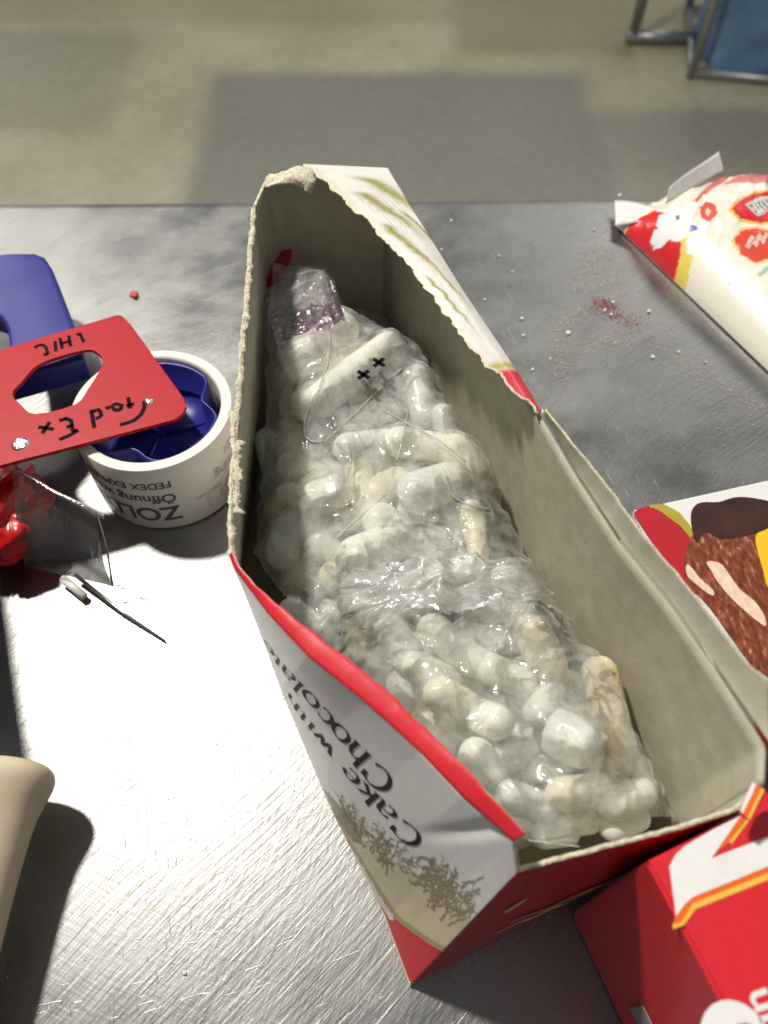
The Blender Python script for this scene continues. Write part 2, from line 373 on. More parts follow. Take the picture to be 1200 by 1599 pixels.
# second trolley post standing behind it
pst = thing('post_stand', Dc, 'grey metal post on a foot beside the blue trolley', 'post')
tube('upright', [Dc, Dc+Vector((0, 0, .7))], .017, M['zinc'], pst, 10)
d0 = Dc+Vector((-.02, 0, .018)); tube('foot_bar', [d0, d0+Vector((.2, -.01, 0))], .018, M['zinc'], pst, 10)

# ---------------------------------------------------------------- torn cake box
ZR = .115
box = thing('cake_box', (0.02, .22, 0), 'long torn open cake box with printed white side and red ends', 'box')
NS = 321; NT = 91
def W(pts, z): return [at(u, v, z) for u, v in pts]
rimL = W([(358, 868), (365, 887), (416, 955), (481, 1025), (569, 1095), (656, 1174), (722, 1244), (801, 1314)], ZR)+[at(808, 1362, .105)]
baseL = W([(375, 900), (440, 1080), (520, 1270), (600, 1430), (640, 1540)], .0008)
RL, BL = resamp(rimL, NS), resamp(baseL, NS)
def faceL(s, t, off=0.0):
    """point of the printed long side: s from the bend to the near corner, t from bench to fold"""
    s = np.asarray(s, float); t = np.asarray(t, float)
    i = np.linspace(0, 1, NS)
    b = np.stack([np.interp(s, i, BL[:, k]) for k in range(3)], -1); r = np.stack([np.interp(s, i, RL[:, k]) for k in range(3)], -1)
    p = b*(1-t[..., None])+r*t[..., None]
    bul = (.0035*np.sin(np.pi*np.clip(t, 0, 1))*np.sin(np.pi*np.clip(s, 0, 1))+off-.0012*np.exp(-((s-.80-.25*(t-.7))/.02)**2)*sstep(.55, .95, t))
    return p+bul[..., None]*np.array([-.72, -.62, .30])
Sg, Tg = np.meshgrid(np.linspace(0, 1, NS), np.linspace(0, 1, NT), indexing='ij')
P = faceL(Sg, Tg)
# the flat print of the long side: white ground, pale landscape, olive meadow, red band along the foot
col = np.ones(P.shape)*np.array([.82, .79, .77])
horizon = .15+.45*sstep(.60, 1.0, Sg)+.03*np.sin(Sg*40)
mead = sstep(.02, -.02, Tg-horizon)*sstep(.56, .66, Sg)
col = col*(1-mead[..., None]*.85)+np.array([.60, .51, .30])*mead[..., None]*.85
arc = np.where(Sg < .60, -.2, np.interp(Sg, [.60, .68, .74, .80, .86, .885, .93, 1.0], [-.02, .01, .04, .065, .085, .105, .21, .37]))
ol = np.exp(-((Tg-arc-.02)/.018)**2)*sstep(.60, .66, Sg); col = col*(1-ol[..., None]*.8)+np.array([.25, .21, .05])*ol[..., None]*.8
hut = inpoly(Sg, Tg, [(.585, .02), (.66, .03), (.715, .09), (.735, .20), (.69, .24), (.63, .17), (.60, .10)])
hc = np.where(np.sin(Sg*700+Tg*60) > .3, .7, 1.0)
col = np.where(hut[..., None], np.array([.24, .21, .085])*hc[..., None], col)
plate = inpoly(Sg, Tg, [(.70, .0), (.74, .035), (.80, .055), (.86, .075), (.882, .10), (.888, .07), (.878, .04), (.84, .015), (.80, 0)])
redm = (Tg < arc) & (Sg > .70)
col = np.where(redm[..., None], np.array([.60, .025, .035]), col)
col = np.where(plate[..., None], np.array([.72, .69, .66]), col)
side = gridmesh('side_panel', P, [M['print'], M['card_in'], M['card_torn']], box, True, col)
tag(side, 'white long side panel with dark lettering and a sepia landscape'); solid(side, .0014, -1, 1, 2)

def wall(name, rim, base, mats, n=60, nt=24, jag=0, seed=0, bulge=0, bdir=(0, 0, 0), label=None):
    r = resamp(rim, n); b = resamp(base, n)
    if jag: r[:, 2] += jag*(fbm(np.arange(n)*.35, np.zeros(n), seed)-.5)*2; r[:, :2] += (jag*.5*(fbm(np.arange(n)*.5, np.ones(n)*3, seed+4)-.5)*2)[:, None]
    t = np.linspace(0, 1, nt)[None, :, None]
    P = b[:, None]*(1-t)+r[:, None]*t
    u = np.linspace(0, 1, n)[:, None]
    P = P+(bulge*np.sin(np.pi*t[..., 0])*np.sin(np.pi*u))[..., None]*np.array(bdir)
    o = gridmesh(name, P, mats, box); solid(o, .0014, -1, 1, 2)
    if label: o['label'] = label
    return o, r, b
rimF = W([(395, 322), (389, 400), (381, 500), (374, 580), (366, 680), (359, 790), (358, 868)], ZR)
baseF = [Vector((-.0635, .340, .0008)), Vector((-.0700, .25, .0008)), at(375, 900, .0008)]
_, rF, _ = wall('side_panel', rimF, baseF, [M['white_card'], M['card_in'], M['card_torn']], 150, 20, .0016, 3, label='pale far section of the long side with a ragged torn rim')
rimE = W([(605, 262), (520, 262), (440, 270), (412, 285), (395, 322)], ZR)
baseE = [Vector((.0, .362, .0008)), Vector((-.0635, .340, .0008))]
wall('end_panel', rimE, baseE, [M['white_card'], M['card_in'], M['card_torn']], 40, 20, .0004, 5, label='far end panel, grey inside')
rimR = W([(1195, 1225), (1198, 1167), (1117, 1042), (1046, 942), (971, 850), (905, 750), (840, 640), (725, 455), (605, 262)], ZR)
NRb = Vector((.1075, .0625, .0008))
baseR = [NRb, Vector((.0, .362, .0008))]
wall('side_panel', rimR, baseR, [M['card_in'], M['card_in'], M['card_in']], 160, 24, .0001, 8, .004, (.94, .33, 0), label='long side panel seen from its plain grey inside')
rimN = [at(808, 1362, .105), at(930, 1330, .1055), at(1060, 1296, .106), at(1150, 1268, .108), at(1195, 1225, .113)]
baseN = [at(640, 1540, .0008), NRb]
nendw, rN, bN = wall('end_panel', rimN, baseN, [M['red_card'], M['card_in'], M['card_torn']], 90, 24, .0006, 11, .002, (.2, -.9, 0), label='red near end panel with a gold line')
# gold line and scuffs printed on the near end panel
def endN(u, t, off=.0006):
    i = np.linspace(0, 1, len(rN)); r = np.array([np.interp(u, i, rN[:, k]) for k in range(3)]); b = np.array([np.interp(u, i, bN[:, k]) for k in range(3)])
    p = b*(1-t)+r*t; return p+.002*math.sin(math.pi*t)*math.sin(math.pi*u)*np.array([.2, -.9, 0])+off*np.array([.35, -.9, .25])
def endstrip(name, pts, w, mat):
    V = []; F = []
    for k in range(len(pts)):
        u, t = pts[k]; ww = w*(1-.7*abs(2*k/(len(pts)-1)-1)); V += [endN(u, t-ww), endN(u, t+ww)]
    for k in range(len(pts)-1): F.append((2*k, 2*k+2, 2*k+3, 2*k+1))
    return mesh(name, V, F, mat, box, True)
endstrip('gold_line', [(x, .42+.16*x+.015*math.sin(x*30)) for x in np.linspace(.22, .98, 40)], .035, M['gold_ink'])
endstrip('scuff', [(x, .36+.10*x+.02*math.sin(x*50)) for x in np.linspace(.20, .55, 24)], .020, M['white_card'])
endstrip('scuff', [(x, .70+.05*math.sin(x*40)) for x in np.linspace(.12, .17, 10)], .03, M['white_card'])
# bottom
bt = resamp([Vector(b) for b in (baseF[0], baseF[1], baseF[2])], 8).tolist()+baseL[1:]+[NRb, Vector((0, .362, 0))]
o = ngon('bottom_panel', [Vector((p[0], p[1], .0022)) for p in bt], M['card_in'], box); solid(o, .001)

# strip of the red top left along the printed side, folded in
foldpx = [(358, 868), (365, 887), (416, 955), (481, 1025), (569, 1095), (656, 1174), (722, 1244), (801, 1314)]
inpx = [(361, 862), (370, 878), (398, 911), (459, 964), (525, 1012), (613, 1086), (678, 1148), (744, 1218), (770, 1253), (823, 1303)]
n = 160
A = resamp(W(foldpx, ZR+.0004), n); Bx = resamp(W(inpx, ZR+.0022), n)
jit = (fbm(np.arange(n)*.10, np.zeros(n), 21)-.5)*.0014
u = np.linspace(0, 1, n)
Bx[:, 0] += jit; Bx[:, 1] += jit*.8; Bx[:, 2] += .002*np.sin(u*9)*sstep(.6, .9, u)
t = np.linspace(0, 1, 7)[None, :, None]
P = A[:, None]*(1-t)+Bx[:, None]*t; P[..., 2] += (.0003*np.sin(np.pi*t[..., 0]))*np.ones((n, 1))
o = gridmesh('torn_flap', P, [M['red_glossy'], M['card_in'], M['card_torn']], box); solid(o, .0009, -1, 1, 2); o['label'] = 'narrow torn red strip along the fold'

# printed remnant of the top along the other side, jagged torn edge
edge = resamp(W([(606, 262), (640, 318), (725, 455), (790, 552), (838, 628), (846, 642)], ZR+.0008), n)
torn = resamp(W([(470, 257), (505, 278), (545, 318), (580, 352), (612, 388), (655, 438), (680, 472), (702, 500), (735, 540), (765, 572), (800, 605), (842, 644)], ZR+.0030), n)
j = (fbm(np.arange(n)*.18, np.zeros(n), 31)-.5)*.006+(vnoise(np.arange(n)*.9, np.zeros(n), 35)-.5)*.0010
torn[:, 0] += j*.8; torn[:, 1] += j*.5
t = np.linspace(0, 1, 40)[None, :, None]
P = torn[:, None]*(1-t)+edge[:, None]*t
P[..., 2] += .0025*np.sin(np.pi*t[..., 0])*np.sin(np.pi*u)[:, None]
U, T = np.meshgrid(u, t.ravel(), indexing='ij')
col = np.ones(P.shape)*np.array([.74, .71, .68])
def mix(mask, c):
    global col; col = col*(1-mask[..., None])+np.array(c)*mask[..., None]
for k, (u0, c0, sl, wd) in enumerate(((.05, .55, 3.2, .16), (.14, .30, 2.4, .12), (.30, .22, 1.5, .10), (.42, .45, 1.6, .05), (.22, .75, 2.0, .05), (.52, .2, 1.2, .05))):
    d = (T-c0-sl*(U-u0)); ln = sstep(.0, .03, U-u0)*sstep(.26, .12, U-u0)
    mix(np.clip(np.exp(-(d/wd)**2)*ln*1.0*(.75+.5*vnoise(U*90, T*40, k)), 0, 1), (.30, .28, .05))
for k in range(7): mix(np.exp(-((T-.35-.09*k-.9*(U-.3))/.012)**2)*sstep(.1, .2, U)*sstep(.75, .5, U)*.5, (.38, .33, .2))
mix(sstep(.855, .875, U), (.62, .03, .04)); mix(np.exp(-((U-.85)/.012)**2), (.45, .36, .06))
fib = sstep(.16, .06, T+.10*(fbm(U*60, T*3, 44)-.5)); mix(fib*.9, (.68, .62, .46))
o = gridmesh('torn_flap', P, [M['print'], M['card_in'], M['card_torn']], box, True, col); solid(o, .0011, -1, 1, 2); o['label'] = 'white leaf printed remnant of the top with a ragged edge'
# outward folded grey flap
cre = resamp(W([(843, 640), (905, 748), (971, 848), (1046, 940), (1117, 1040), (1202, 1165)], ZR+.0012), 90)
out = resamp(W([(850, 641), (900, 700), (958, 772), (1000, 832), (1060, 900), (1120, 975), (1170, 1038), (1204, 1062)], ZR+.010), 90)
j = (fbm(np.arange(90)*.3, np.zeros(90), 51)-.5)*.0008; out[:, 0] += j; out[:, 1] += j
cre[:, 0] += .0006
t = np.linspace(0, 1, 14)[None, :, None]
P = out[:, None]*(1-t)+cre[:, None]*t; P[..., 2] -= .0016*np.sin(np.pi*t[..., 0])
o = gridmesh('side_flap', P[:, ::-1], [M['card_in'], M['white_card'], M['card_torn']], box); solid(o, .0007, -1, 1, 2); o['label'] = 'grey inner flap folded outwards'
# ragged fibre along the torn rims
def fibre(name, rim, w, seed, lift=.0005, dirv=(1, 0, 0)):
    n = len(rim); k = np.arange(n); m = 6; P = np.zeros((n, m, 3)); d = np.array(dirv, float)
    ww = w*(.25+1.3*fbm(k*.22, k*0., seed))*(.7+.6*vnoise(k*1.1, k*0., seed+2))
    for q in range(m):
        f = q/(m-1)-.25
        P[:, q] = rim+d*(ww*f)[:, None]
        P[:, q, 2] += lift+.0009*(vnoise(k*.8, k*0.+q*1.7, seed+5)-.3)-.0018*max(f, 0)**2*1.3
    return solid(gridmesh(name, P, M['card_torn'], box), .0004, -1)
fibre('torn_edge', rF, .0026, 61)
fibre('torn_edge', resamp(W([(352, 640), (358, 700), (357, 760), (358, 800)], ZR), 60)+np.array([.002, 0, -.001]), .0042, 66)
# crumpled corner of the top, folded over the far end
cpx = [(412, 292), (416, 274), (440, 268), (470, 257), (490, 266), (494, 284), (486, 303), (470, 292), (445, 286)]
cz = [.115, .1172, .118, .120, .119, .1175, .1135, .116, .1182]
bm = bmesh.new(); vs = [bm.verts.new(at(*p, z)) for p, z in zip(cpx, cz)]; cv = bm.verts.new(at(455, 276, .1205))
for i in range(len(vs)): bm.faces.new((cv, vs[i], vs[(i+1) % len(vs)]))
bmesh.ops.recalc_face_normals(bm, faces=bm.faces); bmesh.ops.subdivide_edges(bm, edges=bm.edges[:], cuts=3, use_grid_fill=True)
for v in bm.verts: v.co.z += random.uniform(-.0006, .0006)
o = from_bm('folded_corner', bm, M['card_torn'], box, True); solid(o, .0012)

# ---------------------------------------------------------------- lettering (pen strokes with thick uprights and thin bars)
def arcp(cx, cy, rx, ry, a0, a1, n=18): return [(cx+rx*math.cos(math.radians(a)), cy+ry*math.sin(math.radians(a))) for a in np.linspace(a0, a1, n)]
GL = {
 'C': (.86, [arcp(.44, .5, .38, .5, 50, 310, 28), [(.68, .88), (.70, .98), (.70, .68)]]),
 'h': (.70, [[(.14, 1.0), (.14, 0)], [(.04, 1.0), (.16, 1.0)], [(.02, 0), (.26, 0)], arcp(.34, .40, .20, .28, 170, 0, 12)+[(.54, 0)], [(.42, 0), (.66, 0)]]),
 'o': (.66, [arcp(.32, .33, .27, .34, 0, 360, 28)]),
 'c': (.58, [arcp(.32, .33, .27, .34, 55, 305, 22)]),
 'l': (.34, [[(.16, 1.0), (.16, 0)], [(.05, 1.0), (.17, 1.0)], [(.03, 0), (.29, 0)]]),
 'a': (.62, [arcp(.30, .48, .20, .20, 150, 0, 10)+[(.50, .10), (.56, 0), (.62, .04)], arcp(.27, .19, .20, .20, 60, 300, 16)]),
 't': (.42, [[(.20, .92), (.20, .12), (.26, 0), (.38, .06)], [(.05, .66), (.36, .66)]]),
 'e': (.60, [[(.08, .38), (.56, .38)]+arcp(.32, .34, .25, .34, 10, 310, 24)]),
 'k': (.68, [[(.14, 1.0), (.14, 0)], [(.03, 1.0), (.15, 1.0)], [(.02, 0), (.26, 0)], [(.54, .66), (.18, .28)], [(.28, .38), (.56, 0)], [(.44, .66), (.64, .66)], [(.46, 0), (.68, 0)]]),
 'w': (.92, [[(.10, .66), (.28, .02)], [(.28, .02), (.46, .62)], [(.44, .66), (.62, .02)], [(.62, .02), (.82, .66)], [(.0, .66), (.2, .66)], [(.72, .66), (.92, .66)]]),
 'i': (.34, [[(.16, .66), (.16, 0)], [(.05, .66), (.17, .66)], [(.03, 0), (.29, 0)], [(.155, .92), (.165, .86)]]),
 ' ': (.45, []),
}
def pen(name, strokes, fn, mat, parent, thick=.15, thin=.045, const=None):
    V = []; F = []
    for pl in strokes:
        pts = resamp([(x, y) for x, y in pl], max(8, len(pl)*2)); m = len(pts); i0 = len(V)
        for i in range(m):
            d = pts[min(i+1, m-1)]-pts[max(i-1, 0)]; d = d/(np.linalg.norm(d)+1e-9); nrm = np.array([-d[1], d[0]])
            w = (const if const else thin+(thick-thin)*abs(d[1])**1.5)*.5
            for sgn in (-1, 1): V.append(fn(*(pts[i]+nrm*w*sgn)))
        for i in range(m-1): a = i0+2*i; F.append((a, a+2, a+3, a+1))
    return mesh(name, V, F, mat, parent, False)
def faceword(word, s0, tb, ks, kt):
    x = 0
    for ch in word:
        adv, st = GL[ch]
        if st:
            fn = lambda px, py, x=x: faceL(np.array(s0-(x+px)*ks), np.array(tb(s0-(x+px)*ks)-py*kt), .00022)
            pen('letter', st, fn, M['dark_ink'], side)
        x += adv
faceword('Chocolate', .680, lambda s: float(np.interp(s, [.16, .22, .27, .325, .40, .53, .68], [.44, .53, .61, .68, .725, .745, .785])), .0855, .155)
faceword('Cake with', .803, lambda s: float(np.interp(s, [.30, .35, .48, .61, .80], [.37, .40, .495, .575, .69])), .0800, .130)
for o in bpy.data.objects:
    if o.name.startswith('letter'): o.parent = side; o.matrix_parent_inverse = box.matrix_parent_inverse
# sepia scribbled trees
def scrib(cs, ct, rs, rt, n, seed, w):
    r = random.Random(seed); st = []
    for k in range(n):
        a = r.uniform(0, 6.28); q = r.random()**.6; x, y = cs+rs*q*math.cos(a), ct+rt*q*math.sin(a); p = [(x, y)]; h = r.uniform(0, 6.28)
        for i in range(r.randint(5, 11)):
            h += r.uniform(-1.3, 1.3); x += .006*math.cos(h); y += .016*math.sin(h); p.append((x, y))
        st.append(p)
    V = []; F = []
    for p in st:
        i0 = len(V)
        ww = w*r.uniform(.5, 1.6)
        for i, (x, y) in enumerate(p):
            V.append(faceL(np.array(x-ww), np.array(y+ww), .00018)); V.append(faceL(np.array(x+ww), np.array(y-ww), .00018))
        for i in range(len(p)-1): a = i0+2*i; F.append((a, a+2, a+3, a+1))
    return mesh('tree_drawing', V, F, M['sepia'], side)
scr = [scrib(.890, .58, .040, .08, 60, 1, .0016), scrib(.955, .66, .030, .07, 26, 2, .0011), scrib(.91, .51, .05, .04, 20, 6, .0020), scrib(.775, .38, .035, .05, 30, 3, .0013), scrib(.72, .31, .05, .06, 34, 4, .0010), scrib(.66, .24, .035, .06, 34, 5, .0010), scrib(.83, .45, .05, .04, 18, 7, .0009)]

# ---------------------------------------------------------------- pellets in the bag
pel = []                                # (p0, p1, radius) in world space
def capsule(name, p0, p1, r, mat, seed, facet=False, taper=1.0):
    p0 = Vector(p0); p1 = Vector(p1); ax = p1-p0; Ln = ax.length; d = ax.normalized() if Ln > 1e-6 else Vector((1, 0, 0))
    a = d.cross(Vector((0, 0, 1))); a = a.normalized() if a.length > 1e-3 else Vector((1, 0, 0)); b = d.cross(a)
    ns, nr = (7 if facet else 20), 5
    rows = []
    if facet:
        rows = [(-r*.62, .80), (-r*.55, .96), (0, 1.0), (Ln, 1.0*taper), (Ln+r*.55, .94*taper), (Ln+r*.62, .78*taper)]
    else:
        for k in range(nr+1): t = math.pi/2*(1-k/nr); rows.append((-r*math.sin(t), math.cos(t)))
        for k in range(1, 4): rows.append((Ln*k/4, 1+(taper-1)*k/4))
        for k in range(nr+1): t = math.pi/2*k/nr; rows.append((Ln+r*taper*math.sin(t), taper*math.cos(t)))
    V = []; F = []
    rnd = random.Random(seed); ph = [rnd.uniform(0, 6.28) for _ in range(4)]
    for i, (s, rad) in enumerate(rows):
        for k in range(ns):
            t = 2*math.pi*k/ns
            q = r*max(rad, .02)*(1+.05*math.sin(2*t+ph[0]+s*60)+.02*math.sin(3*t+ph[1]-s*90)+.02*math.sin(s*160+ph[2]+t))
            V.append(p0+d*s+a*math.cos(t)*q+b*math.sin(t)*q)
    m = len(rows)
    for i in range(m-1):
        for k in range(ns): F.append((i*ns+k, i*ns+(k+1) % ns, (i+1)*ns+(k+1) % ns, (i+1)*ns+k))
    F.append(tuple(range(ns))[::-1]); F.append(tuple((m-1)*ns+k for k in range(ns)))
    o = mesh(name, V, F, mat, None, not facet)
    if facet:
        bv = o.modifiers.new('bevel', 'BEVEL'); bv.width = r*.14; bv.segments = 2
    pel.append((p0, p1, r, taper)); return o
# the pellets one can make out, traced end to end, with width in photograph pixels and resting height
G1 = 'pellets in the clear bag'
Wl = 'rounded off white waxy pellet in the clear bag'
Cl = 'yellowish cream waxy pellet in the clear bag'
Gl = 'greyish translucent waxy pellet in the clear bag'
TR = [
 (478, 556, 535, 512, 58, .040, 0), (520, 568, 575, 545, 42, .036, 1), (500, 625, 605, 540, 52, .044, 0), (478, 632, 505, 610, 54, .034, 0),
 (650, 590, 662, 650, 44, .034, 2), (455, 728, 470, 735, 50, .030, 0), (452, 774, 462, 778, 44, .028, 0), (545, 700, 600, 690, 50, .042, 2),
 (540, 655, 610, 640, 42, .034, 2), (625, 690, 690, 700, 52, .042, 0), (712, 706, 738, 740, 60, .040, 1), (596, 815, 625, 840, 62, .042, 0),
 (560, 872, 605, 852, 74, .044, 0), (655, 770, 700, 752, 70, .044, 2), (735, 800, 752, 885, 42, .042, 1), (655, 920, 730, 893, 58, .044, 0),
 (560, 950, 610, 925, 48, .040, 2), (678, 985, 742, 1035, 56, .046, 0), (455, 955, 500, 985, 44, .032, 2), (790, 905, 806, 960, 52, .042, 2),
 (832, 990, 856, 1040, 62, .046, 1), (775, 1128, 752, 1118, 58, .046, 0), (745, 1180, 765, 1205, 58, .044, 0), (690, 1085, 725, 1105, 60, .044, 1),
 (838, 1112, 862, 1078, 46, .044, 2), (800, 1245, 850, 1262, 54, .044, 2), (880, 1240, 930, 1232, 58, .044, 1), (960, 1255, 1000, 1240, 56, .042, 0),
 (610, 985, 640, 1030, 54, .038, 2), (560, 735, 575, 800, 46, .038, 1), (420, 690, 432, 742, 46, .018, 2), (640, 850, 690, 845, 52, .036, 2),
 (500, 850, 535, 880, 50, .030, 2), (700, 930, 770, 955, 44, .040, 2), (765, 1045, 815, 1065, 54, .044, 0), (650, 1040, 700, 1060, 50, .042, 0),
 (520, 900, 555, 905, 46, .034, 1), (780, 1190, 820, 1175, 52, .040, 2), (870, 1290, 920, 1282, 44, .038, 0), (840, 1200, 880, 1215, 44, .036, 2),
 (850, 1302, 884, 1300, 46, .040, 2), (955, 1290, 995, 1278, 44, .036, 2), (998, 1200, 1006, 1232, 46, .034, 2), (810, 1285, 830, 1290, 40, .040, 0), (920, 1190, 915, 1215, 40, .036, 1),
 (600, 595, 640, 620, 40, .032, 2), (690, 650, 705, 690, 40, .032, 2), (585, 770, 620, 750, 50, .036, 1), (720, 840, 700, 800, 46, .034, 2),
]
def wpx(px, u, v, z): return px/FPX*((at(u, v, z)-Vector((0, 0, CAMH))).dot(Vector((0, cP, -sP))))
for i, (u0, v0, u1, v1, wd, z, k) in enumerate(TR):
    z += .025
    r = wpx(wd, u0, v0, z)*.5
    o = capsule('waxy_pellet', at(u0, v0, z), at(u1, v1, z-.003), r, M['wax%d' % k], i, taper=(.62 if i in (14, 1) else .95))
    lab = (Wl, Cl, Gl)[k]
    if i == 2:
        lab = 'white waxy pellet with black marks, crossing the top of the bag'
        for du, dv in ((0, 0), (-24, 19)):
            q = at(592+du, 566+dv, z+r*1.01); ax = (at(605, 540, z)-at(500, 625, z)).normalized(); bx = Vector((-ax.y, ax.x, 0))
            for e1, e2 in ((ax, bx), (bx, ax)):
                mk = ngon('mark', [q+e1*a*.0036+e2*b*.0011 for a, b in ((-1, -1), (1, -1), (1, 1), (-1, 1))], M['marker']); mk.parent = o
    lab = {0: 'plump white pellet just below the purple film', 1: 'tapered cream pellet between two large white pellets', 3: 'short white pellet under the end of the marked pellet', 12: 'fattest white pellet in the middle of the bag', 10: 'thick cream pellet against the grey side wall',
           6: 'small round white pellet beside the many sided one', 18: 'half hidden greyish pellet under the torn red strip', 20: 'stubby cream pellet under the shiniest folds of film'}.get(i, lab)
    if i == 14: lab = 'cream waxy pellet tapering to a narrow tip beside the grey wall'
    tag(o, lab, 'pellet', G1)
# pellets with cut, many sided ends
for j, (u0, v0, u1, v1, wd, z, lab) in enumerate(((462, 566, 485, 556, 66, .066, 'many sided greyish pellet below the purple film'), (500, 778, 520, 770, 60, .064, 'many sided greyish pellet beside two small round pellets'), (880, 1150, 905, 1160, 78, .070, 'large many sided greyish pellet beside the long tan stick'))):
    o = capsule('waxy_pellet', at(u0, v0, z), at(u1, v1, z+.002), wpx(wd, u0, v0, z)*.5, M['wax2'], 70+j, True); tag(o, lab, 'pellet', G1)
o = capsule('tan_stick', at(936, 1052, .064), at(966, 1182, .060), wpx(58, 950, 1120, .062)*.5, M['stain'], 90, taper=1.12)
tag(o, 'long tan crusty stick in the clear bag near the end panel', 'stick')
# those packed beneath and between
LB = resamp([(-.052, .320, 0), (-.053, .26, 0), (-.050, .175, 0), (-.012, .120, 0), (.038, .070, 0)], 50)
RB = resamp([(-.005, .330, 0), (.036, .235, 0), (.090, .085, 0)], 50)
for i in range(150):
    q = random.randint(6, 48); f = random.uniform(.08, .80 if q < 30 else .92)
    c = LB[q]*(1-f)+RB[q]*f; a = random.uniform(0, 3.14); ln = random.uniform(.004, .011); d = Vector((math.cos(a), math.sin(a), random.uniform(-.15, .15)))*ln
    r = random.uniform(.0062, .0082); cc = Vector((c[0], c[1], .003+r+random.choice((0, .014, .028, .032, .036, .039))))
    k = random.choice((0, 0, 1, 2, 2)); o = capsule('waxy_pellet', cc-d, cc+d, r, M['wax%d' % k], 200+i); tag(o, (Wl, Cl, Gl)[k], 'pellet', G1)

# red printed card and purple film at the closed end of the bag
rc = thing('red_card_slip', at(430, 425, .06), 'small bright red card slip at the far end of the bag', 'card')
o = ngon('slip', [at(404, 388, .074), at(456, 390, .078), at(446, 432, .074), at(406, 455, .066)], M['red_card'], rc); solid(o, .0008)
# ---------------------------------------------------------------- clear bag over the pellets
bag = thing('plastic_bag', (.01, .22, .004), 'crumpled clear plastic bag filling the torn cake box', 'bag')
nu, nv = 440, 170
LBf = resamp([(-.057, .348, 0), (-.0585, .27, 0), (-.0575, .180, 0), (-.018, .114, 0), (.0400, .0525, 0)], nu)
RBf = resamp([(-.002, .352, 0), (.046, .222, 0), (.1000, .0655, 0)], nu)
vv = np.linspace(0, 1, nv)[None, :, None]
G = LBf[:, None]*(1-vv)+RBf[:, None]*vv
gx, gy = G[..., 0], G[..., 1]
hgt = np.full(gx.shape, .022)
for p0, p1, r, tp in pel:
    ax, ay = p1.x-p0.x, p1.y-p0.y; l2 = ax*ax+ay*ay+1e-12
    t = np.clip(((gx-p0.x)*ax+(gy-p0.y)*ay)/l2, 0, 1)
    d = np.hypot(gx-p0.x-t*ax, gy-p0.y-t*ay); zc = p0.z+(p1.z-p0.z)*t; r = r*(1+(tp-1)*t)*1.08
    top = np.where(d < r, zc+np.sqrt(np.maximum(r*r-d*d, 0)), zc-(d-r)*1.1)
    hgt = np.maximum(hgt, top)
raw = hgt.copy()
for _ in range(450):
    h2 = hgt.copy(); h2[1:-1, 1:-1] = (hgt[:-2, 1:-1]+hgt[2:, 1:-1]+hgt[1:-1, :-2]+hgt[1:-1, 2:])/4; hgt = np.maximum(h2, raw-.0006)
hgt += .0009
uu = np.linspace(0, 1, nu)[:, None]; v2 = np.linspace(0, 1, nv)[None, :]
# gathered far end of the bag stands a bit higher, empty margin beside the grey wall
hgt = np.maximum(hgt, .046*sstep(.0, .04, uu)*sstep(.34, .10, uu)*sstep(.72, .40, v2)+.030)
hgt = np.maximum(hgt, .064*sstep(1.0, .95, uu)*sstep(.72, .86, uu)*sstep(1.0, .95, v2)*sstep(.0, .04, v2))
wx = gx+.010*(vnoise(gx*60, gy*60, 2)-.5); wy = gy+.010*(vnoise(gx*60+9, gy*60, 3)-.5)
cr = .0022*(ridge(wx*75, wy*48, 5)**3)+.0016*(ridge(wx*130+wy*90, wy*120-wx*60, 6)**3)+.0006*ridge(wx*260, wy*230, 7)**3+.0002*ridge(wx*600, wy*550, 8)**3
wild = .40+1.3*np.exp(-(((gx-.012)/.045)**2+((gy-.150)/.030)**2))+1.3*np.exp(-(((gx-.058)/.022)**2+((gy-.135)/.02)**2))+.7*sstep(.25, .05, uu)
hgt = hgt+cr*wild
G[..., 2] = hgt
P = G.copy(); P[..., 0] += .0012*(vnoise(gx*220, gy*200, 12)-.5)*2; P[..., 1] += .0012*(vnoise(gx*220, gy*200, 13)-.5)*2
film = gridmesh('bag_film', P, M['film'], bag, True)
def fz(p):
    k = np.argmin((gx-p[0])**2+(gy-p[1])**2); return float(hgt.flat[k])
def onfilm(u, v, lift=.0006):
    z = .070
    for _ in range(6): p = at(u, v, z); z = .5*z+.5*(fz(p)+lift)
    return at(u, v, z)
def seam(pts, r=.00035, name='seam'):
    q = resamp([(a, b) for a, b in [(float(x), float(y)) for x, y in pts]], 28)
    p = np.array([onfilm(*x) for x in q]); 
    for _ in range(3): p[1:-1] = (p[:-2]+2*p[1:-1]+p[2:])/4
    tube(name, [Vector(x) for x in p], r, M['seam'], bag, 6)
for pts in ([(470, 462), (495, 458), (510, 480), (516, 520), (515, 560), (502, 600), (480, 640), (472, 680), (478, 692), (505, 690)], [(505, 692), (545, 655), (590, 610), (628, 575)], [(600, 640), (640, 662), (690, 690), (728, 720)], [(637, 645), (628, 690), (620, 720)],
            [(440, 432), (470, 428), (492, 420)], [(450, 402), (475, 388), (492, 385), (500, 402)], [(695, 735), (705, 775), (730, 788), (765, 795)], [(525, 840), (560, 808), (600, 775)], [(545, 690), (548, 720), (542, 748)],
            [(540, 880), (535, 940), (530, 990)], [(680, 962), (720, 935), (760, 922)], [(825, 1312), (870, 1318), (905, 1322)]):
    seam(pts)
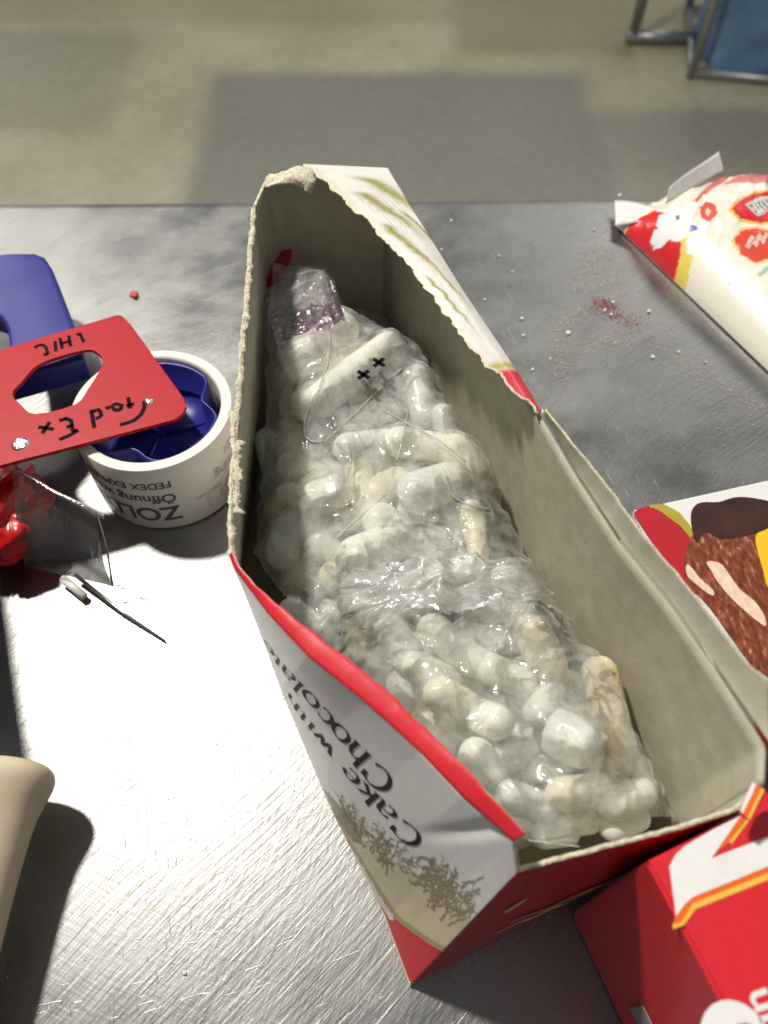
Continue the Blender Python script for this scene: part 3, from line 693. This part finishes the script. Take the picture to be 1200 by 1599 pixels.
# slack fold of the bag top lying over the pellets
n, m_ = 110, 60
U, T = np.meshgrid(np.linspace(0, 1, n), np.linspace(0, 1, m_), indexing='ij')
q = [np.array(onfilm(*p)) for p in ((536, 900), (850, 905), (896, 975), (530, 1000))]
P = (q[0]*((1-U)*(1-T))[..., None]+q[1]*(U*(1-T))[..., None]+q[2]*(U*T)[..., None]+q[3]*((1-U)*T)[..., None])
edge_ = sstep(0, .12, U)*sstep(1, .9, U)*sstep(0, .2, T)*sstep(1, .85, T)
P[..., 0] += (1-edge_)*.008*(fbm(U*7, T*6, 3)-.5); P[..., 1] += (1-edge_)*.008*(fbm(U*7+4, T*6, 4)-.5)
kk = np.array([[fz(P[i, j]) for j in range(0, m_)] for i in range(0, n)])
for _ in range(12): kk[1:-1, 1:-1] = np.maximum((kk[:-2, 1:-1]+kk[2:, 1:-1]+kk[1:-1, :-2]+kk[1:-1, 2:])/4, kk[1:-1, 1:-1]-.0004)
wu = U*6+1.2*vnoise(U*4, T*4, 3); wt = T*3+1.2*vnoise(U*4+8, T*4, 4)
P[..., 2] = kk+.0008+.0032*ridge(wu*.55+wt*.3, wt*.8-wu*.2, 21)**2+.0024*ridge(wu*.9-wt*.7, wt*1.0+wu*.6, 22)**2+.0010*ridge(wu*1.9+wt, wt*1.7-wu*.8, 24)**3
M['film_fold'] = film_mat('slack_film', haze=.36, bump=.05, bscale=120, gain=1.0, rough=.17)
gridmesh('film_fold', P, M['film_fold'], bag, True)
# loose purple tinted film at the far end
n, m_ = 50, 40
qa = [at(412, 465, .070), at(520, 435, .070), at(540, 510, .074), at(435, 550, .074)]
U, T = np.meshgrid(np.linspace(0, 1, n), np.linspace(0, 1, m_), indexing='ij')
q = [np.array(x) for x in qa]
P = (q[0]*((1-U)*(1-T))[..., None]+q[1]*(U*(1-T))[..., None]+q[2]*(U*T)[..., None]+q[3]*((1-U)*T)[..., None])
P[..., 2] += .003*ridge(U*4, T*3, 3)+.002*ridge(U*8, T*8, 4)
pf = gridmesh('purple_film', P, M['film_purple']); tag(pf, 'scrap of purple tinted film at the far end of the clear bag', 'film')

# ---------------------------------------------------------------- tape roll and dispenser
RC = Vector((-.1155, .2615, 0)); RR = .0398
roll = thing('tape_roll', RC, 'white packing tape roll with customs lettering, lying flat', 'tape roll')
lathe('tape', [(.0345, .0008), (RR-.0004, .0008), (RR, .0014), (RR, .0494), (RR-.0004, .05)], M['tape'], roll, 96, RC)
lathe('winding_edge', [(RR-.0004, .05), (.0362, .0504), (.0345, .0500), (.0342, .0480), (.0342, .0012)], M['tape_edge'], roll, 96, RC)
def rolltext(txt, z, size, a0, ink='tape_ink'):
    cu = bpy.data.curves.new('t', 'FONT'); cu.body = txt; cu.size = size; cu.offset = size*.02; ob = bpy.data.objects.new('t', cu); C.objects.link(ob)
    me = bpy.data.meshes.new_from_object(ob.evaluated_get(bpy.context.evaluated_depsgraph_get())); bpy.data.objects.remove(ob)
    bm = bmesh.new(); bm.from_mesh(me); bpy.data.meshes.remove(me)
    xs = [v.co.x for v in bm.verts]
    for x in np.arange(min(xs), max(xs), .0015): bmesh.ops.bisect_plane(bm, geom=bm.verts[:]+bm.edges[:]+bm.faces[:], plane_co=(x, 0, 0), plane_no=(1, 0, 0))
    for v in bm.verts:
        a = a0-v.co.x/RR; R_ = RR+.00018
        v.co = Vector((RC.x+R_*math.cos(a), RC.y+R_*math.sin(a), z-v.co.y))
    return from_bm('lettering', bm, M[ink], roll)
M['tape_ink'] = pm('grey_ink', (.10, .085, .085), .4, var=.15)
M['pale_ink'] = pm('pale_red_ink', (.62, .47, .44), .4, var=.2, scale=200)
A0 = math.radians(-71)
rolltext('ZOLLBEH\u00d6RDLICH', .0195, .0158, A0)
rolltext('\u00d6ffnung wegen', .0300, .0090, A0)
rolltext('FEDEX EXPRESS', .0400, .0068, A0)

rolltext('ZOLL', .0200, .0172, A0+1.28, 'pale_ink'); rolltext('\u00d6ffnung', .0300, .0090, A0+1.28, 'pale_ink'); rolltext('FEDEX', .0400, .0068, A0+1.28, 'pale_ink')
disp = thing('tape_dispenser', (-.16, .27, 0), 'red metal tape dispenser with blue plastic parts and marker writing', 'tape dispenser')
ZP = .0560
outl = [at(190, 492, ZP), at(204, 506, ZP), at(288, 622, ZP), at(291, 634, ZP), at(286, 646, ZP), at(274, 655, ZP), at(0, 727, ZP), at(-150, 768, ZP), at(-150, 592, ZP), at(0, 549, ZP), at(180, 492, ZP)]
hole = smoothpoly([at(*p, ZP) for p in ((20, 614), (34, 597), (54, 574), (82, 560), (134, 546), (152, 551), (160, 568), (137, 608), (117, 631), (56, 646), (33, 632))], 3)
def ringplate(name, outer, inner, mat, parent, th):
    bm = bmesh.new()
    def loop(p): 
        vs = [bm.verts.new(x) for x in p]; return [bm.edges.new((vs[i], vs[(i+1) % len(vs)])) for i in range(len(vs))]
    e = loop(outer)+loop(inner); bmesh.ops.triangle_fill(bm, edges=e, use_beauty=True)
    for f in list(bm.faces):
        c = f.calc_center_median()
        if inpoly(np.array([c.x]), np.array([c.y]), [(p[0], p[1]) for p in inner])[0]: bm.faces.remove(f)
    for f in bm.faces:
        if f.normal.z < 0: f.normal_flip()
    o = from_bm(name, bm, mat, parent); solid(o, th, -1, bev=.0004); return o
plt = ringplate('side_plate', outl, hole, M['red_paint'], disp, .0022)
# flange bent down along the far edge
fa, fb = at(186, 493, ZP-.003), at(-150, 593, ZP-.003)
o = mesh('flange', [fa, fb, fb-Vector((0, 0, .012)), fa-Vector((0, 0, .012))], [(0, 1, 2, 3)], M['red_paint'], disp); solid(o, .0018, 0)
# marker writing on the plate, traced strokes
def marker(strokes, w=.0011):
    for st in strokes:
        pts = [at(u, v, ZP+.00025) for u, v in st]
        fn = lambda x, y: Vector((x, y, ZP+.00025))
        pen('handwriting', [[(p.x, p.y) for p in pts]], fn, M['marker'], disp, const=w)
k2 = lambda L: [(x*.25, 380+y*.25) for x, y in L]
marker([k2([(500, 562), (524, 615)]), k2([(502, 562), (478, 570)]), k2([(430, 575), (442, 640)]), k2([(375, 590), (390, 655)]), k2([(436, 610), (380, 625)]),
        k2([(345, 610), (350, 672)]), k2([(300, 690), (285, 640), (250, 630), (215, 650)]), k2([(300, 690), (272, 695)])], .0017)
marker([k2([(900, 985), (905, 1020), (880, 1070), (830, 1110), (750, 1132)]), k2([(800, 960), (815, 1030)]), k2([(840, 1000), (790, 1015)]), k2([(770, 1015), (730, 1000), (700, 1010), (715, 1040), (750, 1040), (760, 1020)]), k2([(690, 1020), (660, 1030)]),
        k2([(570, 1040), (590, 1150)]), k2([(575, 1050), (620, 1035), (635, 1075), (600, 1095)]),
        k2([(480, 1160), (455, 1180), (445, 1100), (405, 1095)]), k2([(455, 1140), (415, 1145)]), k2([(490, 1165), (430, 1200), (370, 1225)]), k2([(420, 1090), (370, 1105)]),
        k2([(335, 1160), (240, 1145)]), k2([(310, 1115), (265, 1185)])], .0019)
def rivet(u, v, r):
    p = at(u, v, ZP); lathe('rivet', [(0.0001, .0011), (r*.5, .0011), (r*.9, .0006), (r, 0)], M['rivet'], disp, 18, p)
rivet(233, 627, .0022); rivet(32, 693, .0042)
# blue hub inside the roll: three lobed cup
n = 120; lob = []
for k in range(n):
    a = 2*math.pi*k/n; dip = max(0, math.cos(3*(a-math.radians(18))))**2.2
    lob.append((math.cos(a), math.sin(a), .0336*(1-.24*dip)))
V = []; F = []; rows = [(1.0, .012), (1.0, .0470), (.975, .0482), (.945, .0472), (.925, .030), (.5, .0285), (.02, .0285)]
for sc_, z in rows:
    for x, y, r in lob: V.append((RC.x+x*r*sc_, RC.y+y*r*sc_, z))
for i in range(len(rows)-1):
    for k in range(n): F.append((i*n+k, i*n+(k+1) % n, (i+1)*n+(k+1) % n, (i+1)*n+k))
hub = mesh('hub', V, F, M['blue_plastic'], disp, True); hub['label'] = 'blue three lobed hub inside the tape roll'
for a in (18, 138, 258):
    d = Vector((math.cos(math.radians(a)), math.sin(math.radians(a)), 0)); q = RC+Vector((0, 0, .0295)); tube('rib', [q+d*.003, q+d*.0235], .0011, M['blue_plastic'], disp, 8)
tube('axle', [RC+Vector((-.012, .004, .0285)), RC+Vector((-.012, .004, ZP-.002))], .006, M['blue_plastic'], disp, 20)
# blue handle: flat rounded slab with a finger opening
hp = [at(*p, .043) for p in ((-150, 408), (20, 394), (52, 394), (70, 401), (80, 416), (118, 516), (132, 560), (-150, 640))]
hh = smoothpoly([at(*p, .043) for p in ((-120, 470), (-20, 486), (4, 500), (12, 522), (10, 548), (-20, 560), (-120, 575))], 4)
bh = ringplate('handle', hp, hh, M['blue_plastic'], disp, .016); bh.modifiers['bevel'].width = .004; bh.modifiers['bevel'].segments = 4
for p in bh.data.polygons: p.use_smooth = True
# body posts that carry the plate, beyond the roll
for u, v in ((-60, 640), (-110, 740)): q = at(u, v, 0); tube('frame_post', [q+Vector((0, 0, .001)), q+Vector((0, 0, ZP-.002))], .008, M['red_paint'], disp, 16)
o = bevbox('shadow_blocker', (-.222, .232, 0), (-1, 0, 0), (.37, -.93, 0), .05, .095, .001, .105, M['dark_grey'], disp)  # added unseen block, no dispenser part: throws the shadow on the bench's left
# clear guard, blade and wire of the dispenser
g = [at(20, 732, .050), at(150, 800, .046), at(176, 915, .010), at(40, 885, .010)]
n = 24; U, T = np.meshgrid(np.linspace(0, 1, n), np.linspace(0, 1, n), indexing='ij'); q = [np.array(x) for x in g]
P = (q[0]*((1-U)*(1-T))[..., None]+q[1]*(U*(1-T))[..., None]+q[2]*(U*T)[..., None]+q[3]*((1-U)*T)[..., None]); P[..., 1] -= .004*np.sin(np.pi*T)
gd = gridmesh('clear_guard', P, M['film_clear'], disp)
tube('blade', [at(26, 733, .051), at(80, 766, .051), at(162, 806, .050)], .0012, M['rivet'], disp, 8)
tube('guard_edge', [at(152, 803, .046), at(168, 860, .028), at(176, 915, .0100)], .0005, M['rod'], disp, 8)
tube('wire', [at(118, 898, .006), at(190, 955, .0035), at(258, 1001, .0012)], .0010, M['rod'], disp, 10, .0006)
tube('peg', [at(98, 903, .005), at(132, 932, .0035)], .0020, M['cream_rod'], disp, 12)
# red plastic brake wheel under the plate
q = at(8, 800, .022); bm = bmesh.new(); bmesh.ops.create_icosphere(bm, subdivisions=5, radius=1)
for v in bm.verts:
    d = v.co.normalized(); a = math.atan2(d.z, d.x)
    r = .019*(1+.12*math.sin(7*a+4*d.y)+.16*(abs(vnoise(np.array([d.x*3+5]), np.array([d.y*3+d.z*2+5]), 3)[0]-.5)*2))
    v.co = q+Vector((d.x*r, d.y*r*1.25, d.z*r*.9))
o = from_bm('brake_wheel', bm, M['red_plastic'], disp, True); o['label'] = 'lumpy glossy red plastic piece below the plate'

# ---------------------------------------------------------------- beige handle
hd = thing('tool_handle', (-.150, .03, 0), 'smooth beige tool handle with a flared end on bare steel', 'tool')
prof = [(.0001, .0925), (.010, .0925), (.0165, .0915), (.0198, .0885), (.0203, .0850), (.0190, .0800), (.0172, .0740), (.0162, .066), (.0158, .050), (.0160, .030), (.0166, .005), (.0168, -.02), (.0160, -.05), (.012, -.075), (.0001, -.078)]
n = 40; pr_ = resamp(prof, 70); V = []; F = []
for i, (r, y) in enumerate(pr_):
    for k in range(n):
        t = 2*math.pi*k/n; V.append((-.1505-.05*max(0, .09-y)+r*math.cos(t), y, .0285+r*.92*math.sin(t)+.05*(y-.09)))
for i in range(len(pr_)-1):
    for k in range(n): F.append((i*n+k, (i+1)*n+k, (i+1)*n+(k+1) % n, i*n+(k+1) % n))
mesh('grip', V, F, M['handle'], hd, True)

# ---------------------------------------------------------------- red box
e1 = (Vector((.92, .39, 0))).normalized(); e2 = Vector((.36, -.933, 0)).normalized()
ZB = .1080
O = at(1010, 1345, ZB)
rb = thing('red_carton', (O.x+.05, O.y-.04, 0), 'glossy red carton with a big white letter against the torn box', 'box')
bevbox('carton_body', (O.x, O.y, 0), e1, e2, .105, .13, .0008, ZB, M['red_glossy'], rb, .0010)
k6 = lambda L: [(860+x*.2833, 1180+y*.2833) for x, y in L]
def decal(name, px, z, mat, parent): return ngon(name, [at(u, v, z) for u, v in px], mat, parent)
zd = ZB+.0002
decal('letter_outline', k6([(690, 885), (780, 780), (1250, 585), (1250, 625), (785, 815), (720, 920), (672, 930)]), zd, M['orange_ink'], rb)
decal('letter_outline', k6([(672, 930), (720, 920), (785, 815), (1250, 622), (1250, 665), (800, 845), (735, 935), (675, 956)]), zd, M['yellow_ink'], rb)
decal('letter', k6([(655, 610), (690, 545), (745, 495), (900, 405), (1050, 330), (888, 565), (1250, 425), (1250, 590), (782, 780), (740, 820), (692, 885)]), zd+.0001, M['white_ink'], rb)
decal('letter_outline', k6([(905, 545), (1050, 330), (1085, 345), (985, 475)]), zd, M['orange_ink'], rb)
decal('letter_outline', k6([(985, 475), (1080, 345), (1098, 352), (1000, 486)]), zd, M['yellow_ink'], rb)
# torn corner of its printed top standing over the grey box
P3 = [k6([p])[0] for p in ((1045, 300), (1080, 215), (1112, 145), (1150, 165), (1195, 205), (1205, 290), (1100, 352), (1052, 332))]
fl_ = thing('torn_corner', at(*P3[2], .1175), 'torn red and white card corner lying on the near edge', 'card scrap')
for nm, idx, mt_, dz in (('card', range(8), M['red_glossy'], 0),):
    o = ngon(nm, [at(*P3[i], .1175) for i in idx], mt_, fl_, .0008)
decal('white_edge', k6([(1045, 300), (1080, 215), (1112, 145), (1135, 158), (1075, 290), (1058, 318)]), .1178, M['white_ink'], fl_)
decal('orange_stripe', k6([(1060, 318), (1135, 160), (1165, 175), (1085, 345)]), .1179, M['orange_ink'], fl_)
decal('yellow_stripe', k6([(1085, 345), (1165, 175), (1180, 190), (1102, 350)]), .1180, M['yellow_ink'], fl_)
# small white 'un' and the round mark beside it
def word_on(txt, o3, xd, yd, size, mat, parent, z):
    cu = bpy.data.curves.new('t', 'FONT'); cu.body = txt; cu.size = size; cu.offset = size*.02; ob = bpy.data.objects.new('t', cu); C.objects.link(ob)
    me = bpy.data.meshes.new_from_object(ob.evaluated_get(bpy.context.evaluated_depsgraph_get())); bpy.data.objects.remove(ob)
    for v in me.vertices: q = o3+xd*v.co.x+yd*v.co.y; v.co = (q.x, q.y, z)
    return link('lettering', me, mat, parent)
a, b = at(1168, 1548, zd), at(1189, 1595, zd); xd = (b-a).normalized(); yd = Vector((-xd.y, xd.x, 0))
word_on('un', a, xd, yd, .0105, M['white_ink'], rb, zd)
cc = at(1150, 1626, zd)
bm = bmesh.new(); vi = []
for k in range(40):
    t = 2*math.pi*k/40
    vi.append((bm.verts.new(cc+Vector((.0088*math.cos(t), .0088*math.sin(t), 0))), bm.verts.new(cc+Vector((.003+.0046*math.cos(t), .0046*math.sin(t)-.0008, 0)))))
for k in range(40): a_, b_ = vi[k], vi[(k+1) % 40]; bm.faces.new((a_[0], b_[0], b_[1], a_[1]))
from_bm('round_mark', bm, M['white_ink'], rb)
# small code label on the shaded side
nrm = Vector((-e2.y, e2.x, 0)); nrm = nrm if nrm.x < 0 else -nrm
o0 = Vector((O.x, O.y, 0))+nrm*.0004
def sidept(a, z): q = o0+e2*a; return Vector((q.x, q.y, z))
mesh('code_label', [sidept(.034, .022), sidept(.075, .022), sidept(.075, .040), sidept(.034, .040)], [(0, 1, 2, 3)], M['white_card'], rb)
for k in range(9):
    z = .0232+k*.0018; o = mesh('code_bar', [p+nrm*.0003 for p in (sidept(.032, z), sidept(.075, z), sidept(.075, z+.0006), sidept(.034, z+.0006))], [(0, 1, 2, 3)], M['dark_ink'], rb)

# ---------------------------------------------------------------- carton with the cake picture
ZC = .0960
o1 = at(984, 796, ZC); c1 = (at(1200, 747, ZC)-at(1000, 791, ZC)).normalized(); c2 = Vector((c1.y, -c1.x, 0))
O2 = o1+c1*.001
cb = thing('picture_carton', (O2.x+.05, O2.y-.04, 0), 'white carton with a printed chocolate cake slice beside the torn box', 'box')
bevbox('carton_body', (O2.x, O2.y, 0), c1, c2, .14, .088, .0008, ZC, M['white_card'], cb, .0010)
k5 = lambda L: [(980+x*.2064, 740+y*.2064) for x, y in L]
z = ZC+.0002
def pic(name, L, dz, mat, sm=True):
    p = [Vector(at(u, v, z+dz)) for u, v in k5(L)]
    return ngon(name, smoothpoly(p, 3) if sm else p, mat, cb)
pic('red_field', [(45, 300), (75, 268), (155, 242), (260, 285), (400, 385), (515, 520), (560, 640), (520, 900), (500, 960), (330, 740)], 0, M['red_card'], False)
pic('olive_arc', [(160, 236), (270, 224), (400, 295), (475, 390), (530, 520), (520, 535), (400, 392), (260, 290)], .0001, M['olive_ink'], False)
pic('cake_slice', [(450, 560), (520, 440), (700, 400), (1000, 400), (1300, 420), (1400, 900), (1300, 1560), (1000, 1500), (820, 1290), (620, 1010), (440, 800)], .0002, M['cake'])
pic('chocolate_glaze', [(480, 340), (495, 260), (560, 215), (690, 212), (790, 182), (880, 174), (1010, 192), (1200, 240), (1300, 330), (1200, 420), (990, 445), (860, 478), (700, 490), (590, 440), (530, 520), (495, 450)], .0003, M['chocolate'])
pic('cream_layer', [(600, 670), (650, 660), (720, 690), (790, 790), (860, 880), (960, 960), (1030, 1060), (1050, 1150), (980, 1110), (860, 1010), (760, 910), (680, 810), (640, 740)], .0003, M['cream_print'])
pic('cream_layer', [(445, 700), (470, 690), (560, 800), (650, 880), (640, 920), (540, 850), (455, 770)], .0003, M['cream_print'])
pic('yellow_patch', [(970, 470), (1040, 425), (1150, 400), (1250, 600), (1200, 900), (1066, 860), (1025, 720), (990, 600)], .0004, M['bright_yellow'])

# ---------------------------------------------------------------- snack packet
f1 = Vector((.44, -.898, 0)).normalized(); f2 = Vector((.898, .44, 0)).normalized()
PO = Vector((.1610, .4745, 0))
LA, LBb = .20, .125
pk = thing('snack_packet', (PO.x+.06, PO.y-.04, 0), 'puffy cream and red snack packet with flower print on the steel', 'packet')
na, nb = 440, 280
A_, B_ = np.meshgrid(np.linspace(0, LA, na), np.linspace(0, LBb, nb), indexing='ij')
def hgt_pack(a, b):
    ea = np.clip(a/LA, 0, 1); eb = np.clip(b/LBb, 0, 1)
    h = .036*(np.clip(4*eb*(1-eb), 0, 1)**.55)*(np.clip(sstep(-.06, .22, ea)*1.0, 0, 1)**.8)*(.9+.1*np.cos(ea*3))
    h = h+(.0016*ridge(a*55, b*35, 61)**2+.0016*ridge(a*90+b*60, b*80, 62)**3)*(.3+1.3*np.exp(-(ea/.22)**2))*np.clip(4*eb*(1-eb), 0, 1)
    return .0014+h
Hh = hgt_pack(A_, B_)
P = np.stack([PO.x+f1.x*A_+f2.x*B_, PO.y+f1.y*A_+f2.y*B_, Hh], -1)
# traced print colours by position on the packet
def ab(u, v, z=.03):
    for _ in range(8):
        q = at(u, v, z)-PO; a, b = q.x*f1.x+q.y*f1.y, q.x*f2.x+q.y*f2.y
        z = .5*z+.5*float(hgt_pack(np.array(min(max(a, .004), LA)), np.array(min(max(b, .006), LBb*.6))))
    return (a, b)
col = np.ones(P.shape)*np.array([.84, .80, .69])
col *= (1+.06*(fbm(A_*90, B_*90, 5)-.5))[..., None]
k4 = lambda L: [(930+x*.225, 220+y*.225) for x, y in L]
def lay(L, c, z=.022, soft=None):
    global col
    pts = [ab(u, v, z) for u, v in k4(L)]
    w_ = .0012
    mk = inpoly(A_+w_*(vnoise(A_*700, B_*700, 3)-.5), B_+w_*(vnoise(A_*700, B_*700, 4)-.5), pts)
    col = np.where(mk[..., None], np.array(c), col)
lay([(130, 600), (400, 480), (700, 680), (660, 1010), (560, 1040), (400, 1000), (250, 860), (140, 700)], (.80, .62, .12), .016)
lay([(140, 650), (260, 550), (420, 480), (600, 650), (590, 800), (575, 960), (420, 960), (250, 830), (150, 720)], (.66, .02, .025), .016)
lay([(500, 520), (700, 400), (900, 200), (1000, 170), (1000, 230), (820, 330), (700, 440), (560, 520)], (.70, .16, .12), .030)
for (cx, cy, rr_) in ((500, 570, 80), (480, 650, 60), (560, 500, 60), (660, 470, 60), (560, 640, 70), (690, 700, 60), (640, 560, 40), (760, 600, 50), (840, 580, 40), (670, 760, 40), (430, 640, 30)):
    lay([(cx+rr_*math.cos(t)*(1+.15*math.sin(5*t)), cy+rr_*math.sin(t)*.85) for t in np.linspace(0, 6.1, 22)], (.84, .82, .82), .024)
lay([(cx_, cy_) for cx_, cy_ in ((620, 620), (650, 580), (700, 585), (715, 610), (660, 640))], (.04, .09, .34), .026)
lay([(590, 560), (620, 545), (640, 575), (610, 590)], (.78, .66, .25), .026); lay([(555, 520), (580, 515), (590, 540), (565, 545)], (.10, .09, .08), .026)
lay([(725, 470), (770, 420), (830, 440), (850, 500), (800, 560), (735, 540)], (.72, .10, .07), .030)
lay([(760, 480), (785, 460), (805, 490), (780, 530)], (.80, .60, .50), .030)
lay([(920, 480), (980, 410), (1100, 350), (1400, 320), (1500, 560), (1150, 585), (1000, 560)], (.82, .50, .12), .036)
lay([(945, 475), (1000, 415), (1110, 365), (1400, 340), (1500, 540), (1150, 570), (1010, 540)], (.66, .02, .03), .036)
lay([(1040, 440), (1160, 380), (1260, 400), (1250, 460), (1130, 530)], (.62, .56, .54), .038)
for k in range(5): lay([(1070+k*26, 440-k*8), (1084+k*26, 436-k*8), (1130+k*26, 495-k*8), (1116+k*26, 500-k*8)], (.12, .11, .11), .038)
lay([(940, 690), (1000, 610), (1120, 590), (1300, 640), (1300, 800), (1120, 860), (1000, 790)], (.84, .55, .22), .036)
lay([(960, 690), (1010, 625), (1120, 605), (1300, 660), (1300, 780), (1115, 845), (1010, 780)], (.70, .07, .04), .036)
for k in range(3): lay([(1040+k*50, 730-k*20), (1085+k*50, 650-k*10), (1105+k*50, 665-k*10), (1065+k*50, 760-k*20)], (.82, .55, .45), .036)
lay([(1120, 930), (1200, 860), (1210, 890), (1140, 945)], (.40, .55, .42), .036)
lay([(925, 995), (950, 960), (975, 965), (960, 980), (945, 1010)], (.10, .10, .10), .034); lay([(975, 1010), (1005, 1005), (1010, 1025), (985, 1030)], (.2, .2, .2), .034); lay([(1005, 1060), (1050, 1030), (1062, 1055), (1030, 1080)], (.08, .08, .08), .034)
lay([(880, 300), (1060, 200), (1400, 260), (1400, 300), (1080, 290), (950, 290)], (.74, .24, .22), .040)
pkm = pm('packet_film', (1, 1, 1), .30, attr=True, var=.03, bump=.12, bscale=500, coat=.3)
gridmesh('front_film', P, pkm, pk, True, col)
Pb = P.copy(); Pb[..., 2] = .0008; gridmesh('back_film', Pb[::8, ::8][:, ::-1], M['pack_tab'], pk)
# crimped seals
def crimp(p, q, w_, up_, mat, nm):
    n = 60; U = np.linspace(0, 1, n); V = np.linspace(0, 1, 5); p = np.array(p); q = np.array(q); w_ = np.array(w_)
    P = (p*(1-U[:, None])+q*U[:, None])[:, None]+w_*V[None, :, None]; P[..., 2] += .0006*np.sin(U*150)[:, None]+.003*np.sin(U*7)[:, None]*V[None]
    return solid(gridmesh(nm, P, mat, pk), .0005)
def seal(px, zs, mat):
    q = [np.array(at(u, v, z)) for (u, v), z in zip(px, zs)]; n = 40
    U, T = np.meshgrid(np.linspace(0, 1, n), np.linspace(0, 1, 6), indexing='ij')
    P = (q[0]*((1-U)*(1-T))[..., None]+q[1]*(U*(1-T))[..., None]+q[2]*(U*T)[..., None]+q[3]*((1-U)*T)[..., None]); P[..., 2] += .0004*np.sin(U*110)+.0010*np.sin(U*5)*T
    return solid(gridmesh('crimped_seal', P, mat, pk), .0005)
seal(((962, 352), (1046, 338), (1032, 322), (960, 313)), (.006, .016, .014, .006), M['white_card'])
seal(((1040, 318), (1132, 268), (1124, 234), (1046, 292)), (.017, .026, .034, .024), M['pack_tab'])

# ---------------------------------------------------------------- scraps and crumbs on the steel
def crumb_mesh(seed, r):
    bm = bmesh.new(); bmesh.ops.create_icosphere(bm, subdivisions=1, radius=r); rn = random.Random(seed)
    for v in bm.verts: v.co *= rn.uniform(.6, 1.2); v.co.z = v.co.z*.7+r*.45
    me = bpy.data.meshes.new('crumb'); bm.to_mesh(me); bm.free(); me.materials.append(M['crumb']); return me
cms = [crumb_mesh(i, .0011) for i in range(5)]
for i, (u, v, s) in enumerate(((887, 521, 1.6), (1013, 487, 1.3), (1020, 558, 1.2), (705, 345, 1.1), (815, 498, 1.2), (818, 525, 1.0), (833, 578, 1.1), (757, 468, .9), (945, 485, 1.2), (957, 473, 1.1), (968, 306, 1.5), (928, 359, 1.0), (1060, 550, .9), (1102, 566, .9), (955, 492, 1.0), (800, 425, .8), (288, 1520, 1.0), (690, 390, .8), (860, 560, .8), (780, 400, .8))):
    o = bpy.data.objects.new('crumb', cms[i % 5]); C.objects.link(o); o.location = at(u, v, 0); o.scale = (s,)*3; o.rotation_euler.z = i*1.7
    tag(o, 'tiny white crumb lying on the steel bench', 'crumb', 'white crumbs on the bench')
V = []; F = []; rn = random.Random(4)
for i in range(420):
    u = rn.uniform(640, 1190) if i % 3 else rn.uniform(0, 600); v = rn.gauss(520, 110) if i % 3 else rn.uniform(330, 1590)
    if v < 320: continue
    p = at(u, v, .0002); r = rn.uniform(.00015, .00045); i0 = len(V)
    V += [p+Vector((r, 0, 0)), p+Vector((-.4*r, .8*r, 0)), p+Vector((-.6*r, -.7*r, 0)), p+Vector((0, 0, r))]; F += [(i0, i0+1, i0+3), (i0+1, i0+2, i0+3), (i0+2, i0, i0+3)]
dst = mesh('dust_specks', V, F, M['crumb']); tag(dst, 'fine pale dust specks scattered over the steel bench', 'dust', kind='stuff')
def smear(name, strokes, n, mat, label, seed, rmax):
    V = []; F = []; rn = random.Random(seed)
    for i in range(n):
        (u0, v0, u1, v1, w) = rn.choice(strokes); f = rn.random(); p = at(u0+(u1-u0)*f+rn.gauss(0, w), v0+(v1-v0)*f+rn.gauss(0, w*.7), .0002)
        r = rmax*rn.random()**2+.00012; i0 = len(V); a = rn.uniform(0, 6.28)
        for k in range(3): V.append(p+Vector((math.cos(a+2.1*k), math.sin(a+2.1*k), 0))*r*rn.uniform(.6, 1.3))
        V.append(p+Vector((0, 0, r*.5))); F += [(i0, i0+1, i0+3), (i0+1, i0+2, i0+3), (i0+2, i0, i0+3)]
    return tag(mesh(name, V, F, mat), label, 'dust', kind='stuff')
M['grey_dust'] = pm('pale_dust', (.58, .55, .50), .9); M['red_dust'] = pm('reddish_dust', (.40, .10, .09), .8)
smear('pale_dust', [(930, 385, 900, 450, 10), (900, 450, 960, 440, 9), (865, 510, 920, 480, 12), (870, 520, 880, 600, 12), (900, 545, 985, 525, 12), (1010, 530, 1190, 640, 10), (960, 440, 940, 390, 8)], 5200, M['grey_dust'], 'pale dusty smear on the steel beside the snack packet', 3, .0006)
smear('red_dust', [(925, 478, 1000, 510, 8), (930, 470, 960, 480, 6)], 900, M['red_dust'], 'reddish dust smear on the steel beside the snack packet', 5, .0006)
me = crumb_mesh(9, .0036).copy(); me.materials.clear(); me.materials.append(M['red_bit'])
o = bpy.data.objects.new('red_crumb', me); C.objects.link(o); o.location = at(211, 463, 0); tag(o, 'small pinkish red crumb on the steel beyond the red plate', 'crumb')
